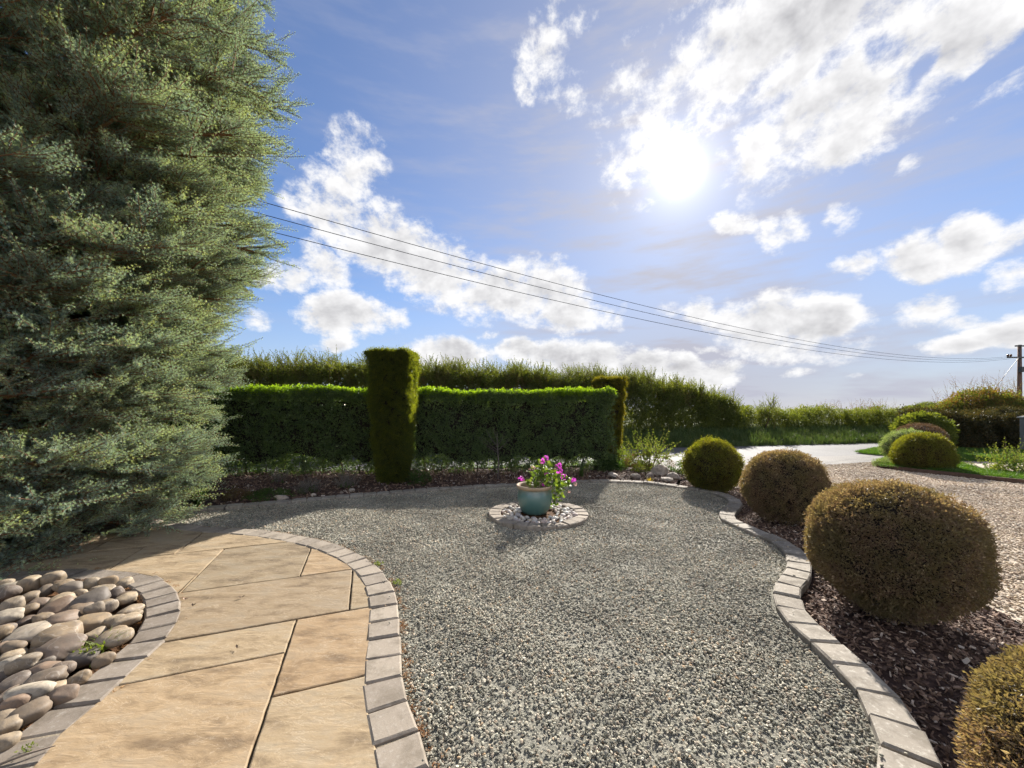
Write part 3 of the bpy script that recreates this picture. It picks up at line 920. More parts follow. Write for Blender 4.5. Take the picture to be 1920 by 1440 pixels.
# ---- cobbles in the rounded bed
cb_poly = [tuple(p) for p in resample(ce, .1)] + [(-5.4, 3.2), (-5.4, -1.5)]
cbed = terrain('cobble_bed', cb_poly, -0.03, M['cobble_soil'], 0.12, 0.01, 6.0)
cm = [pebble_mesh('cobble', M['cobble'], 3, 1.0, random.uniform(.62, .85), random.uniform(.52, .68), 0.13, 200 + i, True, .78) for i in range(12)]
COB = [(35, 175, 120, 70), (60, 240, 140, 110), (200, 175, 150, 120), (365, 155, 150, 90), (620, 180, 130, 110), (730, 170, 120, 90), (840, 165, 110, 80),
       (430, 200, 140, 70), (490, 215, 160, 90), (300, 220, 120, 80), (190, 275, 140, 80), (265, 305, 170, 110), (780, 230, 110, 80), (600, 290, 260, 120), (850, 280, 140, 80),
       (80, 320, 160, 90), (180, 360, 160, 60), (380, 340, 230, 100), (640, 360, 140, 120), (735, 335, 80, 80), (880, 345, 180, 80), (770, 405, 150, 90), (905, 390, 100, 60),
       (60, 410, 200, 90), (180, 420, 120, 70), (290, 410, 120, 60), (420, 430, 210, 90), (620, 440, 230, 60), (850, 440, 200, 80),
       (200, 510, 320, 120), (410, 540, 300, 130), (640, 510, 180, 100), (750, 525, 230, 70), (10, 530, 80, 90),
       (420, 615, 290, 130), (780, 565, 240, 60), (85, 670, 190, 80), (560, 650, 220, 140), (10, 600, 80, 60),
       (170, 720, 230, 110), (60, 740, 120, 90), (20, 760, 80, 80), (700, 690, 120, 70), (300, 700, 160, 90), (100, 590, 160, 80),
       (100, 825, 220, 80), (300, 820, 280, 110), (530, 810, 130, 100), (430, 760, 160, 80), (200, 925, 330, 110), (430, 920, 200, 130), (370, 880, 100, 90), (30, 950, 100, 80), (70, 890, 150, 80),
       (190, 1040, 300, 140), (40, 1140, 140, 120), (10, 1070, 60, 50), (20, 1240, 110, 70), (100, 1000, 140, 80)]
placed = []
for X, Y, w_, h_ in COB:
    px, py = X * .2778, 1040 + Y * .2778
    x, y = G(px, py + h_ * .05, .055)
    ct = 1 / math.sqrt(1 + ((px - 960) / FPX) ** 2)
    L = min(max(w_ * .2778 * y / FPX * ct * 1.14, .10), .24)
    hh = min(max(h_ * .2778 * y / FPX * 1.0, .07), .15)
    o = link('cobble', random.choice(cm), None, cbed, (x, y, random.uniform(.025, .07)),
             (random.uniform(-.25, .25), random.uniform(-.3, .15), math.atan2(-x, y) * 1.0 + random.uniform(-.65, .65)))
    o.scale = (L, L * random.uniform(1.0, 1.3), hh * random.uniform(1.35, 1.8))
    placed.append((x, y))
q = fill(cb_poly, 260)
for x, y in q:
    if x < y * -1.6 - .6 or y < .3 or dist_to_line(np.array([[x, y]]), ce)[0] < .16:
        continue
    dd = min(math.hypot(x - a, y - b) for a, b in placed)
    if dd < .10:
        continue
    placed.append((x, y))
    L = random.uniform(.12, .19)
    o = link('cobble', random.choice(cm), None, cbed, (x, y, random.uniform(.0, .03)), (random.uniform(-.3, .3), random.uniform(-.3, .3), random.uniform(0, 6.28)))
    o.scale = (L, L * random.uniform(.85, 1.05), L * random.uniform(.8, 1.1))

# ---- stone ring round the flower pot, with its pebbles
RC = np.array([0.365, 5.40])
th = np.linspace(0, 2 * math.pi, 200)
ring_line = np.stack([RC[0] + .615 * np.cos(th), RC[1] + .615 * np.sin(th)], 1)
ring = edging('pot_ring', ring_line, 0.17, 0.162, 0.045, M['block'], closed=True)
pbed = sheet('pebble_bed', [(RC[0] + .55 * math.cos(a), RC[1] + .55 * math.sin(a)) for a in np.linspace(0, 6.28, 40)[:-1]], 0.0, M['cobble_soil'])
pm = [pebble_mesh('pebble', M['pebble'], 2, 1.0, random.uniform(.7, .95), random.uniform(.6, .8), 0.13, 300 + i, True) for i in range(6)]
pp = []
for _ in range(900):
    a, r_ = random.uniform(0, 6.28), math.sqrt(random.uniform(.07, .26))
    x, y = RC[0] + r_ * math.cos(a), RC[1] + r_ * math.sin(a)
    s = random.choice([.05, .06, .075, .09])
    if any(math.hypot(x - u, y - v) < (s + w_) * .42 for u, v, w_ in pp):
        continue
    pp.append((x, y, s))
    o = link('pebble', random.choice(pm), None, pbed, (x, y, .012 + s * .2), (random.uniform(-.4, .4), random.uniform(-.4, .4), random.uniform(0, 6.28)))
    o.scale = (s * random.uniform(.9, 1.2),) * 3

# pale straws lying on the court gravel
st_ = []
for i in range(3):
    t = MB()
    t.tube([(-.5, 0, 0), (-.1, random.uniform(-.08, .08), .02), (.5, random.uniform(-.1, .1), .0)], [.02, .018, .01], 4)
    st_.append(proto(f'straw_{i}', t.mesh(f'straw_{i}', M['straw'])))
p = fill(court_poly, 9)
p = p[(p[:, 1] > 1.5) & (dist_to_line(p, be) > .15) & (dist_to_line(p, pe) > .15)]
n = len(p)
scatter('fallen_straw', np.c_[p, np.full(n, .012)], np.c_[np.zeros(n), rng.normal(0, .1, n), rng.uniform(0, 6.28, n)], rng.uniform(.03, .10, n), st_, court)

# ================================================================== clipped hedges, yews and box
M['laurel'] = mat_leaf('hedge_leaf', [(0, (.05, .07, .036)), (.5, (.086, .122, .05)), (1, (.155, .20, .08))], 0.35, 0.42, (2.0, 2.2, .45), spec=0.35)
M['new_leaf'] = mat_leaf('young_hedge_leaf', [(0, (.10, .16, .02)), (.5, (.15, .22, .026)), (1, (.22, .28, .045))], 0.6, 0.45, (2.0, 2.1, .4), spec=0.3)  # paler lime leaves, scattered along the hedge tops only
M['yew'] = mat_leaf('yew_needles', [(0, (.045, .055, .02)), (.5, (.08, .092, .026)), (1, (.17, .175, .038))], 0.55, 0.55, (2.6, 2.6, .35))
M['gold_yew'] = mat_leaf('golden_yew_needles', [(0, (.05, .058, .014)), (.5, (.10, .10, .02)), (1, (.24, .205, .03))], 0.5, 0.55, (1.9, 1.75, .3))
M['box_green'] = mat_leaf('green_box_leaf', [(0, (.06, .05, .016)), (.4, (.10, .095, .022)), (.75, (.15, .15, .03)), (1, (.17, .12, .045))], 0.45, 0.5, (2.0, 2.2, .4), patch=0.3, pcol=(.09, .05, .028), pscale=4)
M['box_brown'] = mat_leaf('bronzed_box_leaf', [(0, (.095, .062, .046)), (.3, (.19, .122, .084)), (.6, (.195, .148, .08)), (.85, (.29, .215, .13)), (1, (.5, .40, .28))], 0.38, 0.5, (1.45, 1.35, .75), patch=0.42, pcol=(.12, .115, .038), pscale=4)
M['hawthorn'] = mat_leaf('field_hedge_leaf', [(0, (.045, .06, .019)), (.5, (.082, .10, .029)), (1, (.15, .155, .044))], 0.48, 0.55, (1.9, 1.9, .45))
M['hawthorn_dry'] = mat_leaf('autumn_hedge_leaf', [(0, (.06, .06, .018)), (.5, (.13, .10, .03)), (1, (.25, .14, .05))], 0.45, 0.55, (1.7, 1.4, .5))
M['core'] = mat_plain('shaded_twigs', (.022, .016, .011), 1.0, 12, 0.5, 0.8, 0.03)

def thing(name, label, cat, loc, group=None):
    return tag(empty(name, loc), label, cat, group)

def put(name, pts, rot, scl, protos, root):
    o = scatter(name, np.asarray(pts) - np.array(root.location), rot, scl, protos, root)
    return o

def stems(root, spots, h, r, mat, name='stem', lean=.08):
    for x, y in spots:
        pth = [(x, y, -.05)]
        for k in range(1, 5):
            pth.append((x + random.uniform(-lean, lean) * k * .5, y + random.uniform(-lean, lean) * k * .5, h * k / 4))
        b = MB().tube([np.array(q) - np.array(root.location) for q in pth], [r * (1.15 - .14 * k) for k in range(5)], 6)
        b.build(name, mat, root, True)

lc = [leaf_clump(f'laurel_clump_{i}', M['laurel'], 20, .10, .055, .027, .35) for i in range(5)]

nlc = [leaf_clump(f'top_clump_{i}', M['new_leaf'], 18, .09, .055, .028, .7) for i in range(4)]

def clipped_hedge(name, label, A, B, th_, zb, zt, dens=520, endcap=True):
    A, B = np.array(A, float), np.array(B, float)
    L = np.linalg.norm(B - A); t = (B - A) / L; nb = np.array([-t[1], t[0]])      # nb points away from the camera
    root = thing(name, label, 'hedge', ((A[0] + B[0]) / 2, (A[1] + B[1]) / 2, 0), None)
    n = int(L * (zt - zb) * th_ * dens * 1.0)
    u, v, w = rng.random(n), rng.random(n), rng.random(n)
    # crowd leaves towards the clipped faces
    v = np.where(rng.random(n) < .66, np.where(rng.random(n) < .66, v * .16, 1 - v * .16), v)
    w = np.where(rng.random(n) < .3, 1 - w * .07, w)
    z = zb + (zt - zb) * w
    low = (w < .11) & (rng.random(n) < -.15 + .55 * (np.sin(u * L * 1.9 + A[0]) + np.sin(u * L * 4.7)) * .5)
    wav = .035 * np.sin(u * L * 2.1) + .018 * np.sin(u * L * 5.3 + 1) + .02 * np.sin(z * 4 + u * 9)
    pts = A + t * (u * L)[:, None] + nb * (v * th_ + wav)[:, None]
    z = z + .032 * np.sin(u * L * 1.3 + 2) * w + .015 * np.sin(u * L * 4.1)
    p3 = np.c_[pts, z][~low]
    n = len(p3)
    put('foliage', p3, np.c_[rng.normal(0, .5, n), rng.normal(0, .5, n), rng.uniform(0, 6.28, n)], rng.uniform(.75, 1.2, n), lc, root)
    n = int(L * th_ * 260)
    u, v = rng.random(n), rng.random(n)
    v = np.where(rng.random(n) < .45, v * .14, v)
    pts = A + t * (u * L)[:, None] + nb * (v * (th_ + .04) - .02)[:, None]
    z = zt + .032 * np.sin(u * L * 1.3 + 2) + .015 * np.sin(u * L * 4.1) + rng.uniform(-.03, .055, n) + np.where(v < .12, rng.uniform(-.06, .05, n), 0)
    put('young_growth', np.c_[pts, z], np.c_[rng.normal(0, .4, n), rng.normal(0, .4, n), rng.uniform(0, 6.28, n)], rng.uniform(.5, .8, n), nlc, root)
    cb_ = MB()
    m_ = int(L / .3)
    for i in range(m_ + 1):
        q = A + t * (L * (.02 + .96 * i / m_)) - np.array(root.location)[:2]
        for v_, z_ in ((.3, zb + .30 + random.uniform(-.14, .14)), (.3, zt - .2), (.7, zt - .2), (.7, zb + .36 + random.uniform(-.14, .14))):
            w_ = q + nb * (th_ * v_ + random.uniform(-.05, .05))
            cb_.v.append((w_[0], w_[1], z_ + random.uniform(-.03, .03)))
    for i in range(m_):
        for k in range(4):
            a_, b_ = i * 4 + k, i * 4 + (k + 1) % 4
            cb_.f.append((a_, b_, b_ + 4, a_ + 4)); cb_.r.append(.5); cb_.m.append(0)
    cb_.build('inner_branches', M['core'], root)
    sp = [A + t * s + nb * (th_ / 2 + random.uniform(-.1, .1)) for s in np.arange(.25, L, .42)]
    stems(root, sp, zb + .5, .018, M['wood'])
    return root

HL, HRt = (-9.2, 8.15), (2.42, 9.05)
hd = np.array(HRt) - np.array(HL)
def hp(x):
    return (x, HL[1] + (x - HL[0]) * hd[1] / hd[0])
clipped_hedge('clipped_hedge', 'long clipped evergreen hedge running left from the dark square yew column behind the conifer', hp(-9.2), hp(-2.35), .85, .05, 1.86)
clipped_hedge('clipped_hedge', 'clipped evergreen hedge behind the flower pot, between the two yew columns', hp(-2.3), hp(2.42), .85, .05, 1.84)

yc = []
for nm, mt in (('yew', 'yew'), ('gold_yew', 'gold_yew')):
    ps = []
    for i in range(4):
        b = MB()
        for _ in range(30):
            d = unit((rand_dir() * np.array([1, 1, .5]) + np.array([0, 0, .7]))[None])[0]
            p0 = rand_dir() * .035 * random.random()
            L = random.uniform(.04, .085)
            for k in range(4):
                q = unit((d + rand_dir() * .75)[None])[0]
                b.leaf(p0 + d * L * k / 4, q, rand_dir(), .026, .0055)
        ps.append(proto(f'{nm}_twig_{i}', b.mesh(f'{nm}_twig_{i}', M[mt])))
    yc.append(ps)

def yew_column(label, x, y, prof, protos, n, twig_mat, lean=0.0):
    """prof: (z, half width, half depth) from base to flat top"""
    root = thing('yew_column', label, 'topiary', (x, y, 0), None)
    zz = [q[0] for q in prof]; wx = [q[1] for q in prof]; wy = [q[2] for q in prof]
    zt = zz[-1]
    pts, nr = [], []
    per = 0
    while per < n:
        if random.random() < .82:
            z = random.uniform(zz[0], zt)
            a = random.uniform(0, 6.28)
            k = random.uniform(.84, 1.0)
            e = random.uniform(-1, 1)
            ux, uy = random.choice([(1, e), (-1, e), (e, 1), (e, -1)])
            cr_ = max(0, abs(ux) + abs(uy) - 1.62) * .38
            ux, uy = ux * (1 - cr_), uy * (1 - cr_)
            c, s = ux, uy
            hx, hy = np.interp(z, zz, wx), np.interp(z, zz, wy)
            nn = np.array([c, s, .55])
        else:
            z = zt - random.uniform(0, .08)
            ux, uy, k = random.uniform(-1, 1), random.uniform(-1, 1), 1.0
            hx, hy = wx[-1], wy[-1]
            nn = np.array([ux * .3, uy * .3, 1.0])
        if random.random() < .12:
            k *= random.uniform(1.02, 1.13)
        bump = 1 + .05 * math.sin(z * 7 + ux * 4) + .04 * math.sin(z * 15 + uy * 7)
        pts.append((x + ux * hx * k * bump + lean * z, y + uy * hy * k * bump, z + random.uniform(-.03, .03)))
        nr.append(nn)
        per += 1
    nr = unit(np.array(nr) + rng.normal(0, .3, (n, 3)))
    put('foliage', pts, aim(nr, rng.uniform(0, 6.28, n)), rng.uniform(.8, 1.35, n), protos, root)
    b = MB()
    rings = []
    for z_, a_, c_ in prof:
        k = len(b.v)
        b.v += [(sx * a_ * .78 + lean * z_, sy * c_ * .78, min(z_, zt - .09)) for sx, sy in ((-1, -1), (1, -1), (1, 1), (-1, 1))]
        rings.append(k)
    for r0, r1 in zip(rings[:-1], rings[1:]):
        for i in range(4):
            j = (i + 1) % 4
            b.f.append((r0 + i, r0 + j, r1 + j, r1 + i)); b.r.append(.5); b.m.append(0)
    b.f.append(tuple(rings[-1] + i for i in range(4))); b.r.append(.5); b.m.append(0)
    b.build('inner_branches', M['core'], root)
    stems(root, [(x, y), (x + .12, y + .05), (x - .1, y + .08)], .5, .04, M['wood'], 'trunk')
    return root
yew_column('tall dark square-topped yew column standing in front of the clipped hedge', -2.42, 7.85, [(.05, .25, .25), (.5, .29, .28), (1.0, .34, .33), (1.6, .38, .37), (2.3, .41, .39), (2.60, .39, .38)], yc[0], 4200, M['wood'])
yew_column('short golden yew column at the far right end of the clipped hedge', 2.55, 10.1, [(.1, .22, .2), (.6, .26, .24), (1.4, .31, .29), (1.9, .36, .32), (2.12, .37, .33), (2.25, .34, .31)], yc[1], 1500, M['wood'])

# ---- box balls
bc_g = [leaf_clump(f'green_box_clump_{i}', M['box_green'], 18, .042, .020, .011, .5) for i in range(4)]
bc_b = [leaf_clump(f'bronze_box_clump_{i}', M['box_brown'], 18, .042, .020, .010, .5) for i in range(5)]

def ball(name, label, x, y, r, zc, protos, n, sx=1.0, sz=1.0, lump=.05, group=None, s=1.0):
    root = thing(name, label, 'topiary', (x, y, 0), group)
    d = unit(rng.normal(size=(n * 2, 3)))
    ph = rng.uniform(0, 6.28, 4)
    bump = 1 + lump * (np.sin(d[:, 0] * 5 + ph[0]) + np.sin(d[:, 1] * 6 + ph[1]) + np.sin(d[:, 2] * 7 + ph[2])) / 2
    rad = r * bump * (1 - np.abs(rng.normal(0, .035, len(d))))
    rad *= np.where(rng.random(len(d)) < .09, rng.uniform(1.015, 1.06, len(d)), 1.0)
    p = d * rad[:, None] * np.array([sx, sx, sz]) + np.array([x, y, zc])
    ok = p[:, 2] > .03
    p, d = p[ok][:n], d[ok][:n]
    n = len(p)
    out = unit(d + rng.normal(0, .35, (n, 3)) + np.array([0, 0, .25]))
    put('foliage', p, aim(out, rng.uniform(0, 6.28, n)), rng.uniform(.8, 1.25, n) * s, protos, root)
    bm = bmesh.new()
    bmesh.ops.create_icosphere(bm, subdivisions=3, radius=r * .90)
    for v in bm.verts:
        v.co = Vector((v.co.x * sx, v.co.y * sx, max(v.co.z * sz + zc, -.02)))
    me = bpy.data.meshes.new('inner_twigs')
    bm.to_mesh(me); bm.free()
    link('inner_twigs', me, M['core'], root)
    return root
ball('box_ball', 'green-topped clipped box ball farthest along the curved block edging', 3.69, 7.1, .47, .44, bc_g, 2300, s=1.2)
ball('box_ball', 'middle brown-tinged box ball in the bark bed, between the green one and the largest', 3.68, 5.2, .475, .43, bc_b, 3200, s=.95)
ball('box_ball', 'largest bronzed box ball in the bark bed at the right', 2.83, 2.87, .495, .46, bc_b, 5600, sz=.97, lump=.05, s=.8)
ball('box_ball', 'bronzed box ball cut off by the bottom right corner of the picture', 1.86, 1.06, .405, .35, bc_b, 4200, s=.75)
ball('box_dome', 'olive green box dome on the grass strip across the driveway', 10.1, 9.45, .53, .33, bc_g, 2000, s=1.4, sz=1.0)
M['variegated'] = mat_leaf('variegated_leaf', [(0, (.10, .14, .05)), (.5, (.17, .21, .09)), (1, (.34, .35, .2))], 0.35, 0.5)
M['purple'] = mat_leaf('purple_brown_leaf', [(0, (.07, .048, .035)), (.5, (.12, .085, .055)), (1, (.19, .14, .085))], 0.3, 0.5, (1.5, 1.2, .8))
vc = [leaf_clump(f'variegated_clump_{i}', M['variegated'], 18, .07, .035, .02, .4) for i in range(3)]
pc = [leaf_clump(f'purple_clump_{i}', M['purple'], 18, .06, .025, .013, .4) for i in range(3)]
ball('variegated_bush', 'small pale variegated bush tucked behind the olive box dome', 10.75, 10.5, .47, .42, vc, 700, sz=.95, lump=.06)
ball('brown_dome', 'smooth purple-brown clipped dome behind the pale variegated bush', 12.3, 11.6, .56, .46, pc, 1500)
ball('rounded_shrub', 'large dark rounded shrub with yellow-green rim behind the purple-brown dome', 14.0, 13.1, .66, .62, [leaf_clump(f'round_shrub_clump_{i}', M['hawthorn'], 22, .12, .07, .04, .4) for i in range(3)], 900, lump=.06)

# ================================================================== field hedge beyond the road
hcl = [leaf_clump(f'field_hedge_clump_{i}', M['hawthorn'], 40, .24, .075, .04, .5) for i in range(5)]
hsh = [shoot(f'field_hedge_shoot_{i}', M['hawthorn'], M['twig'], .9, 46, .06, .028, .9, .12, 3) for i in range(5)]
wsp = [shoot(f'wispy_stem_{i}', M['hawthorn_dry'], M['twig'], .8, 16, .04, .02, .8, .2, 2, .004) for i in range(4)]
acl = [leaf_clump(f'autumn_clump_{i}', M['hawthorn_dry'], 40, .2, .06, .034, .5) for i in range(4)]

def loose_hedge(name, label, x0, x1, front, depth, top, n, nsh, protos, shoots, hs=1.0, line=rd, base=bank_h, cat='hedge', slant=.45, shs=(.6, 1.1)):
    root = thing(name, label, cat, ((x0 + x1) / 2, line((x0 + x1) / 2, front), 0))
    x = rng.uniform(x0, x1, n)
    u = rng.random(n) ** 1.4
    tp = np.array([top(a) for a in x])
    w = rng.random(n) ** .85
    b0 = np.array([base(a, line(a, front)) for a in x])
    lump = .18 * np.sin(x * 1.7) + .14 * np.sin(x * 3.9 + 1) + .1 * np.sin(x * 7.7 + w * 5)
    y = np.array([line(a, front) for a in x]) + u * depth + lump + w * slant * .5 * (1 - u)
    z = b0 + (tp - b0 + lump * .5) * w
    put('foliage', np.c_[x, y, z], np.c_[rng.normal(0, .5, n), rng.normal(0, .5, n), rng.uniform(0, 6.28, n)], rng.uniform(.75, 1.3, n) * hs, protos, root)
    x = rng.uniform(x0, x1, nsh)
    u = rng.random(nsh)
    y = np.array([line(a, front) for a in x]) + u * depth * .95 + .15
    tp = np.array([top(a) for a in x]) + .1 * np.sin(x * 2.3) + .12 * np.sin(x * 5.1)
    z = tp - rng.uniform(.3, .8, nsh)
    dr = np.c_[rng.normal(-.16, .2, nsh), rng.normal(-.05, .2, nsh), np.ones(nsh)]
    put('shoots', np.c_[x, y, z], aim(dr, rng.uniform(0, 6.28, nsh)), rng.uniform(*shs, nsh), shoots, root)
    return root
def ttop(x):
    return float(np.interp(x, [-25, -8, -3, 1, 5, 8, 9.6, 10.7], [3.0, 3.05, 3.0, 2.85, 2.75, 2.45, 2.0, 1.75]))
th_root = loose_hedge('field_hedge', 'tall overgrown field hedge with feathery upright shoots beyond the road', -20, 10.6, 3.5, 1.9, ttop, 8200, 2800, hcl, hsh, shs=(.7, 1.35))
loose_hedge('field_hedge', 'low trimmed field hedge beyond the road, running to the right', 10.4, 34, 3.6, 1.3, lambda x: 1.42, 3200, 130, hcl, hsh, .8, shs=(.3, .55))
def wisps(root, spots, protos, name='wispy_stems', s=(.6, 1.2)):
    p = np.array(spots); n = len(p)
    dr = np.c_[rng.normal(-.1, .22, n), rng.normal(0, .2, n), np.ones(n)]
    put(name, p, aim(dr, rng.uniform(0, 6.28, n)), rng.uniform(*s, n), protos, root)
lowroot = thing('wispy_sapling', 'thin leafy sapling standing above the join of tall and low field hedges', 'sapling', (12.3, rd(12.3, 3.9), .4))
wisps(lowroot, [(12.3 + random.gauss(0, .35), rd(12.3, 3.9) + random.gauss(0, .2), random.uniform(.5, 1.5)) for _ in range(26)], hsh, 'foliage', (.7, 1.1))
stems(lowroot, [(12.3, rd(12.3, 3.9))], 1.3, .03, M['wood'], 'trunk')
gw = thing('wild_grass_clump', 'tall wispy seed stems rising above the low field hedge', 'plant', (18.2, rd(18.2, 4.2), .4))
wisps(gw, [(random.uniform(15.8, 19.6), rd(18, 4.2) + random.gauss(0, .3), random.uniform(1.15, 1.4)) for _ in range(60)], wsp, 'stems', (.5, .95))

M['dark_leaf'] = mat_leaf('dark_hedge_leaf', [(0, (.022, .024, .014)), (.6, (.045, .042, .02)), (1, (.12, .075, .03))], 0.3, 0.55, (1.6, 1.5, .5))
dcl = [leaf_clump(f'dark_clump_{i}', M['dark_leaf'], 44, .24, .075, .04, .5) for i in range(4)]
# right-hand hedge, overgrown shrub behind it, pier
def flat(x, o_=0.0):
    return 14.3 + .03 * (x - 16) + o_
loose_hedge('garden_hedge', 'dark trimmed hedge with rusty top across the lawn at the far right', 15.75, 20.2, 0, 1.1, lambda x: 1.30, 1900, 110, dcl, wsp, .8, flat, lambda a, b: .0, slant=.1, shs=(.2, .35))
hr = thing('overgrown_shrub', 'tall domed shrub with rusty leaves and bare whips behind the far right hedge', 'shrub', (21.2, 17.4, 0))
n = 1500
d = unit(rng.normal(size=(n, 3)))
q = np.abs(d[:, 2:3])
pts = np.c_[21.3 + d[:, 0] * 2.35 * rng.uniform(.75, 1, n), 17.4 + d[:, 1] * 1.4, .3 + q[:, 0] * 2.0 * rng.uniform(.8, 1.0, n)]
put('foliage', pts, np.c_[rng.normal(0, .5, n), rng.normal(0, .5, n), rng.uniform(0, 6.28, n)], rng.uniform(.8, 1.3, n), acl + hcl[:2], hr)
ws = []
for _ in range(90):
    a = random.uniform(-1, 1)
    ws.append((21.3 + a * 2.2, 17.3 + random.gauss(0, .5), .25 + 2.0 * math.sqrt(max(0, 1 - a * a)) + random.uniform(-.3, .0)))
wisps(hr, ws, wsp, 'whips', (.7, 1.25))
stems(hr, [(21.2, 17.4), (20.6, 17.2), (22, 17.5)], 1.2, .06, M['wood'], 'trunk')
dk = thing('dark_shrub', 'dark green bush below the utility pole at the right edge of the picture', 'shrub', (22.0, 16.4, 0))
n = 500
d = unit(rng.normal(size=(n, 3)))
put('foliage', np.c_[22.3 + d[:, 0] * 1.1, 16.3 + d[:, 1] * .8, .3 + np.abs(d[:, 2]) * 1.45], np.c_[rng.normal(0, .5, n), rng.normal(0, .5, n), rng.uniform(0, 6.28, n)], rng.uniform(.8, 1.2, n), hcl, dk)
stems(dk, [(22.2, 16.4)], .8, .05, M['wood'], 'trunk')

M['pier'] = mat_plain('grey_render', (.13, .13, .125), .9, 14, .25, .4, .01)
M['coping'] = mat_plain('concrete_coping', (.27, .26, .24), .9, 14, .25, .4, .01)
pr = thing('gate_pier', 'grey rendered gate pier at the right edge in front of the dark hedge', 'pier', (18.35, 13.5, 0))
MB().box(-.24, .24, -.22, .22, -.1, 1.14).build('shaft', M['pier'], pr)
b = MB()
b.box(-.28, .28, -.26, .26, 1.143, 1.20)
b.add([(-.26, -.24, 1.202), (.26, -.24, 1.202), (.26, .24, 1.202), (-.26, .24, 1.202), (0, 0, 1.26)], [(0, 1, 4), (1, 2, 4), (2, 3, 4), (3, 0, 4)])
b.build('coping', M['coping'], pr)

# far trees on the horizon
for i, (px, dist, h, rr, lab) in enumerate(((1738, 210, 4.6, 3.6, 'larger rounded far tree on the horizon above the low field hedge'), (1752, 260, 3.6, 3.0, 'small far tree on the horizon just right of the larger rounded one'), (1716, 240, 2.6, 4.5, 'low far thicket on the horizon left of the rounded far tree'))):
    x = (px - 960) / FPX * dist
    t_ = thing('far_tree', lab, 'tree', (x, dist, -.1), 'trees on the horizon')
    n = 160
    d = unit(rng.normal(size=(n, 3)))
    put('crown', np.c_[x + d[:, 0] * rr, dist + d[:, 1] * rr, h * .55 + d[:, 2] * h * .45], rng.uniform(0, 6, (n, 3)), rng.uniform(3, 5.5, n), hcl, t_)
    stems(t_, [(x, dist)], h * .5, .2, M['wood'], 'trunk')

# ================================================================== utility pole and cables
M['pole'] = mat_plain('creosoted_pole', (.13, .075, .055), .9, 6, .4, .4, .02)
M['iron'] = mat_plain('dark_iron', (.05, .05, .055), .55, 20, .2, .1, .002)
M['cable'] = mat_plain('black_cable', (.03, .03, .035), .5, 20, .1, 0, .001)
M['porcelain'] = mat_plain('brown_porcelain', (.10, .05, .03), .3, 20, .1, 0, .001)
PX, PD = 46.2, 35.0
po = thing('utility_pole', 'wooden utility pole with crossarms and a fuse box at the far right edge', 'pole', (PX, PD, 0))
MB().tube([(0, 0, -.1), (0, 0, 3), (0, 0, 7.25)], [.17, .16, .125], 10).build('shaft', M['pole'], po, True)
for nm, z, x0, x1 in (('crossarm', 7.12, -.62, .62), ('crossarm', 6.08, -1.35, .75)):
    arm_ = MB().box(x0, x1, -.24, -.13, z - .06, z + .06).build(nm, M['iron'], po)
for x in (-1.3, -1.05, .6):
    MB().tube([(x, -.19, 6.143), (x, -.19, 6.18), (x, -.19, 6.24), (x, -.19, 6.32), (x, -.19, 6.38)], [.03, .07, .09, .08, .03], 8).build('insulator', M['porcelain'], arm_, True)
fb_ = MB(); fb_.box(-.34, .02, -.42, -.17, 4.75, 5.22); fb_.build('fuse_box', M['iron'], po)
MB().tube([(-.15, -.1, 6.9), (-.15, -.14, 5.25)], .025, 5).build('conduit', M['iron'], po)
MB().tube([(-.1, -.1, 6.2), (-2.9, -.6, 3.4), (-5.6, -1.1, .2)], .02, 5).build('stay_wire', M['cable'], po)
wires = [((-6.15, 9.0, 6.42), 'topmost of the three overhead cables crossing the sky'), ((-6.3, 9.05, 6.18), 'middle of the three overhead cables crossing the sky'), ((-6.5, 9.1, 5.88), 'lowest of the three overhead cables crossing the sky')]
for i, (e, lab) in enumerate(wires):
    s = np.array([PX - 1.2 + .05 * i, PD - .2, 6.16 - .10 * i])
    e = np.array(e)
    pts = []
    for t in np.linspace(0, 1.38, 60):
        q = s + (e - s) * t
        q[2] -= 4 * 1.42 * t * (1 - t) if t <= 1 else -(t - 1) * 4.2
        pts.append(q)
    tag(MB().tube(pts, .009, 4).build('overhead_cable', M['cable']), lab, 'cable', 'overhead cables')

# ================================================================== flower pot
def lathe(prof, n=40):
    vs, fs = [], []
    for r_, z in prof:
        for k in range(n):
            a = 2 * math.pi * k / n
            vs.append((r_ * math.cos(a), r_ * math.sin(a), z))
    for i in range(len(prof) - 1):
        for k in range(n):
            a, b = i * n + k, i * n + (k + 1) % n
            fs.append((a, b, b + n, a + n))
    return vs, fs
def mat_glaze():
    m, T = mat_new('teal_glaze')
    co = T.n('ShaderNodeTexCoord').outputs['Object']
    sp = T.n('ShaderNodeSeparateXYZ', {0: co})
    nz = T.noise(co, 7.0, 5.0, .6)
    f = T.math('ADD', T.math('MULTIPLY', sp.outputs[2], 2.0), T.math('MULTIPLY', nz, .35))
    c = T.ramp(f, [(0, (.075, .125, .105)), (.3, (.065, .135, .115)), (.7, (.08, .15, .14)), (.88, (.16, .165, .125)), (.97, (.34, .25, .155))])
    return finish(m, T, c, .28, bump=nz, bstr=.15, bdist=.006, spec=.5, coat=.2)
M['glaze'] = mat_glaze()
M['terracotta'] = mat_plain('bare_rim', (.33, .25, .17), .8, 20, .3, .2, .003)
PC = (0.325, 5.50)
pot = thing('flower_pot', 'teal glazed round pot with pale rim inside the stone ring', 'pot', (PC[0], PC[1], .012))
vs, fs = lathe([(.001, .0), (.175, .0), (.185, .012), (.205, .05), (.232, .12), (.247, .19), (.248, .25), (.236, .305), (.225, .325), (.228, .34)])
link('body', mesh('body', vs, fs, True), M['glaze'], pot)
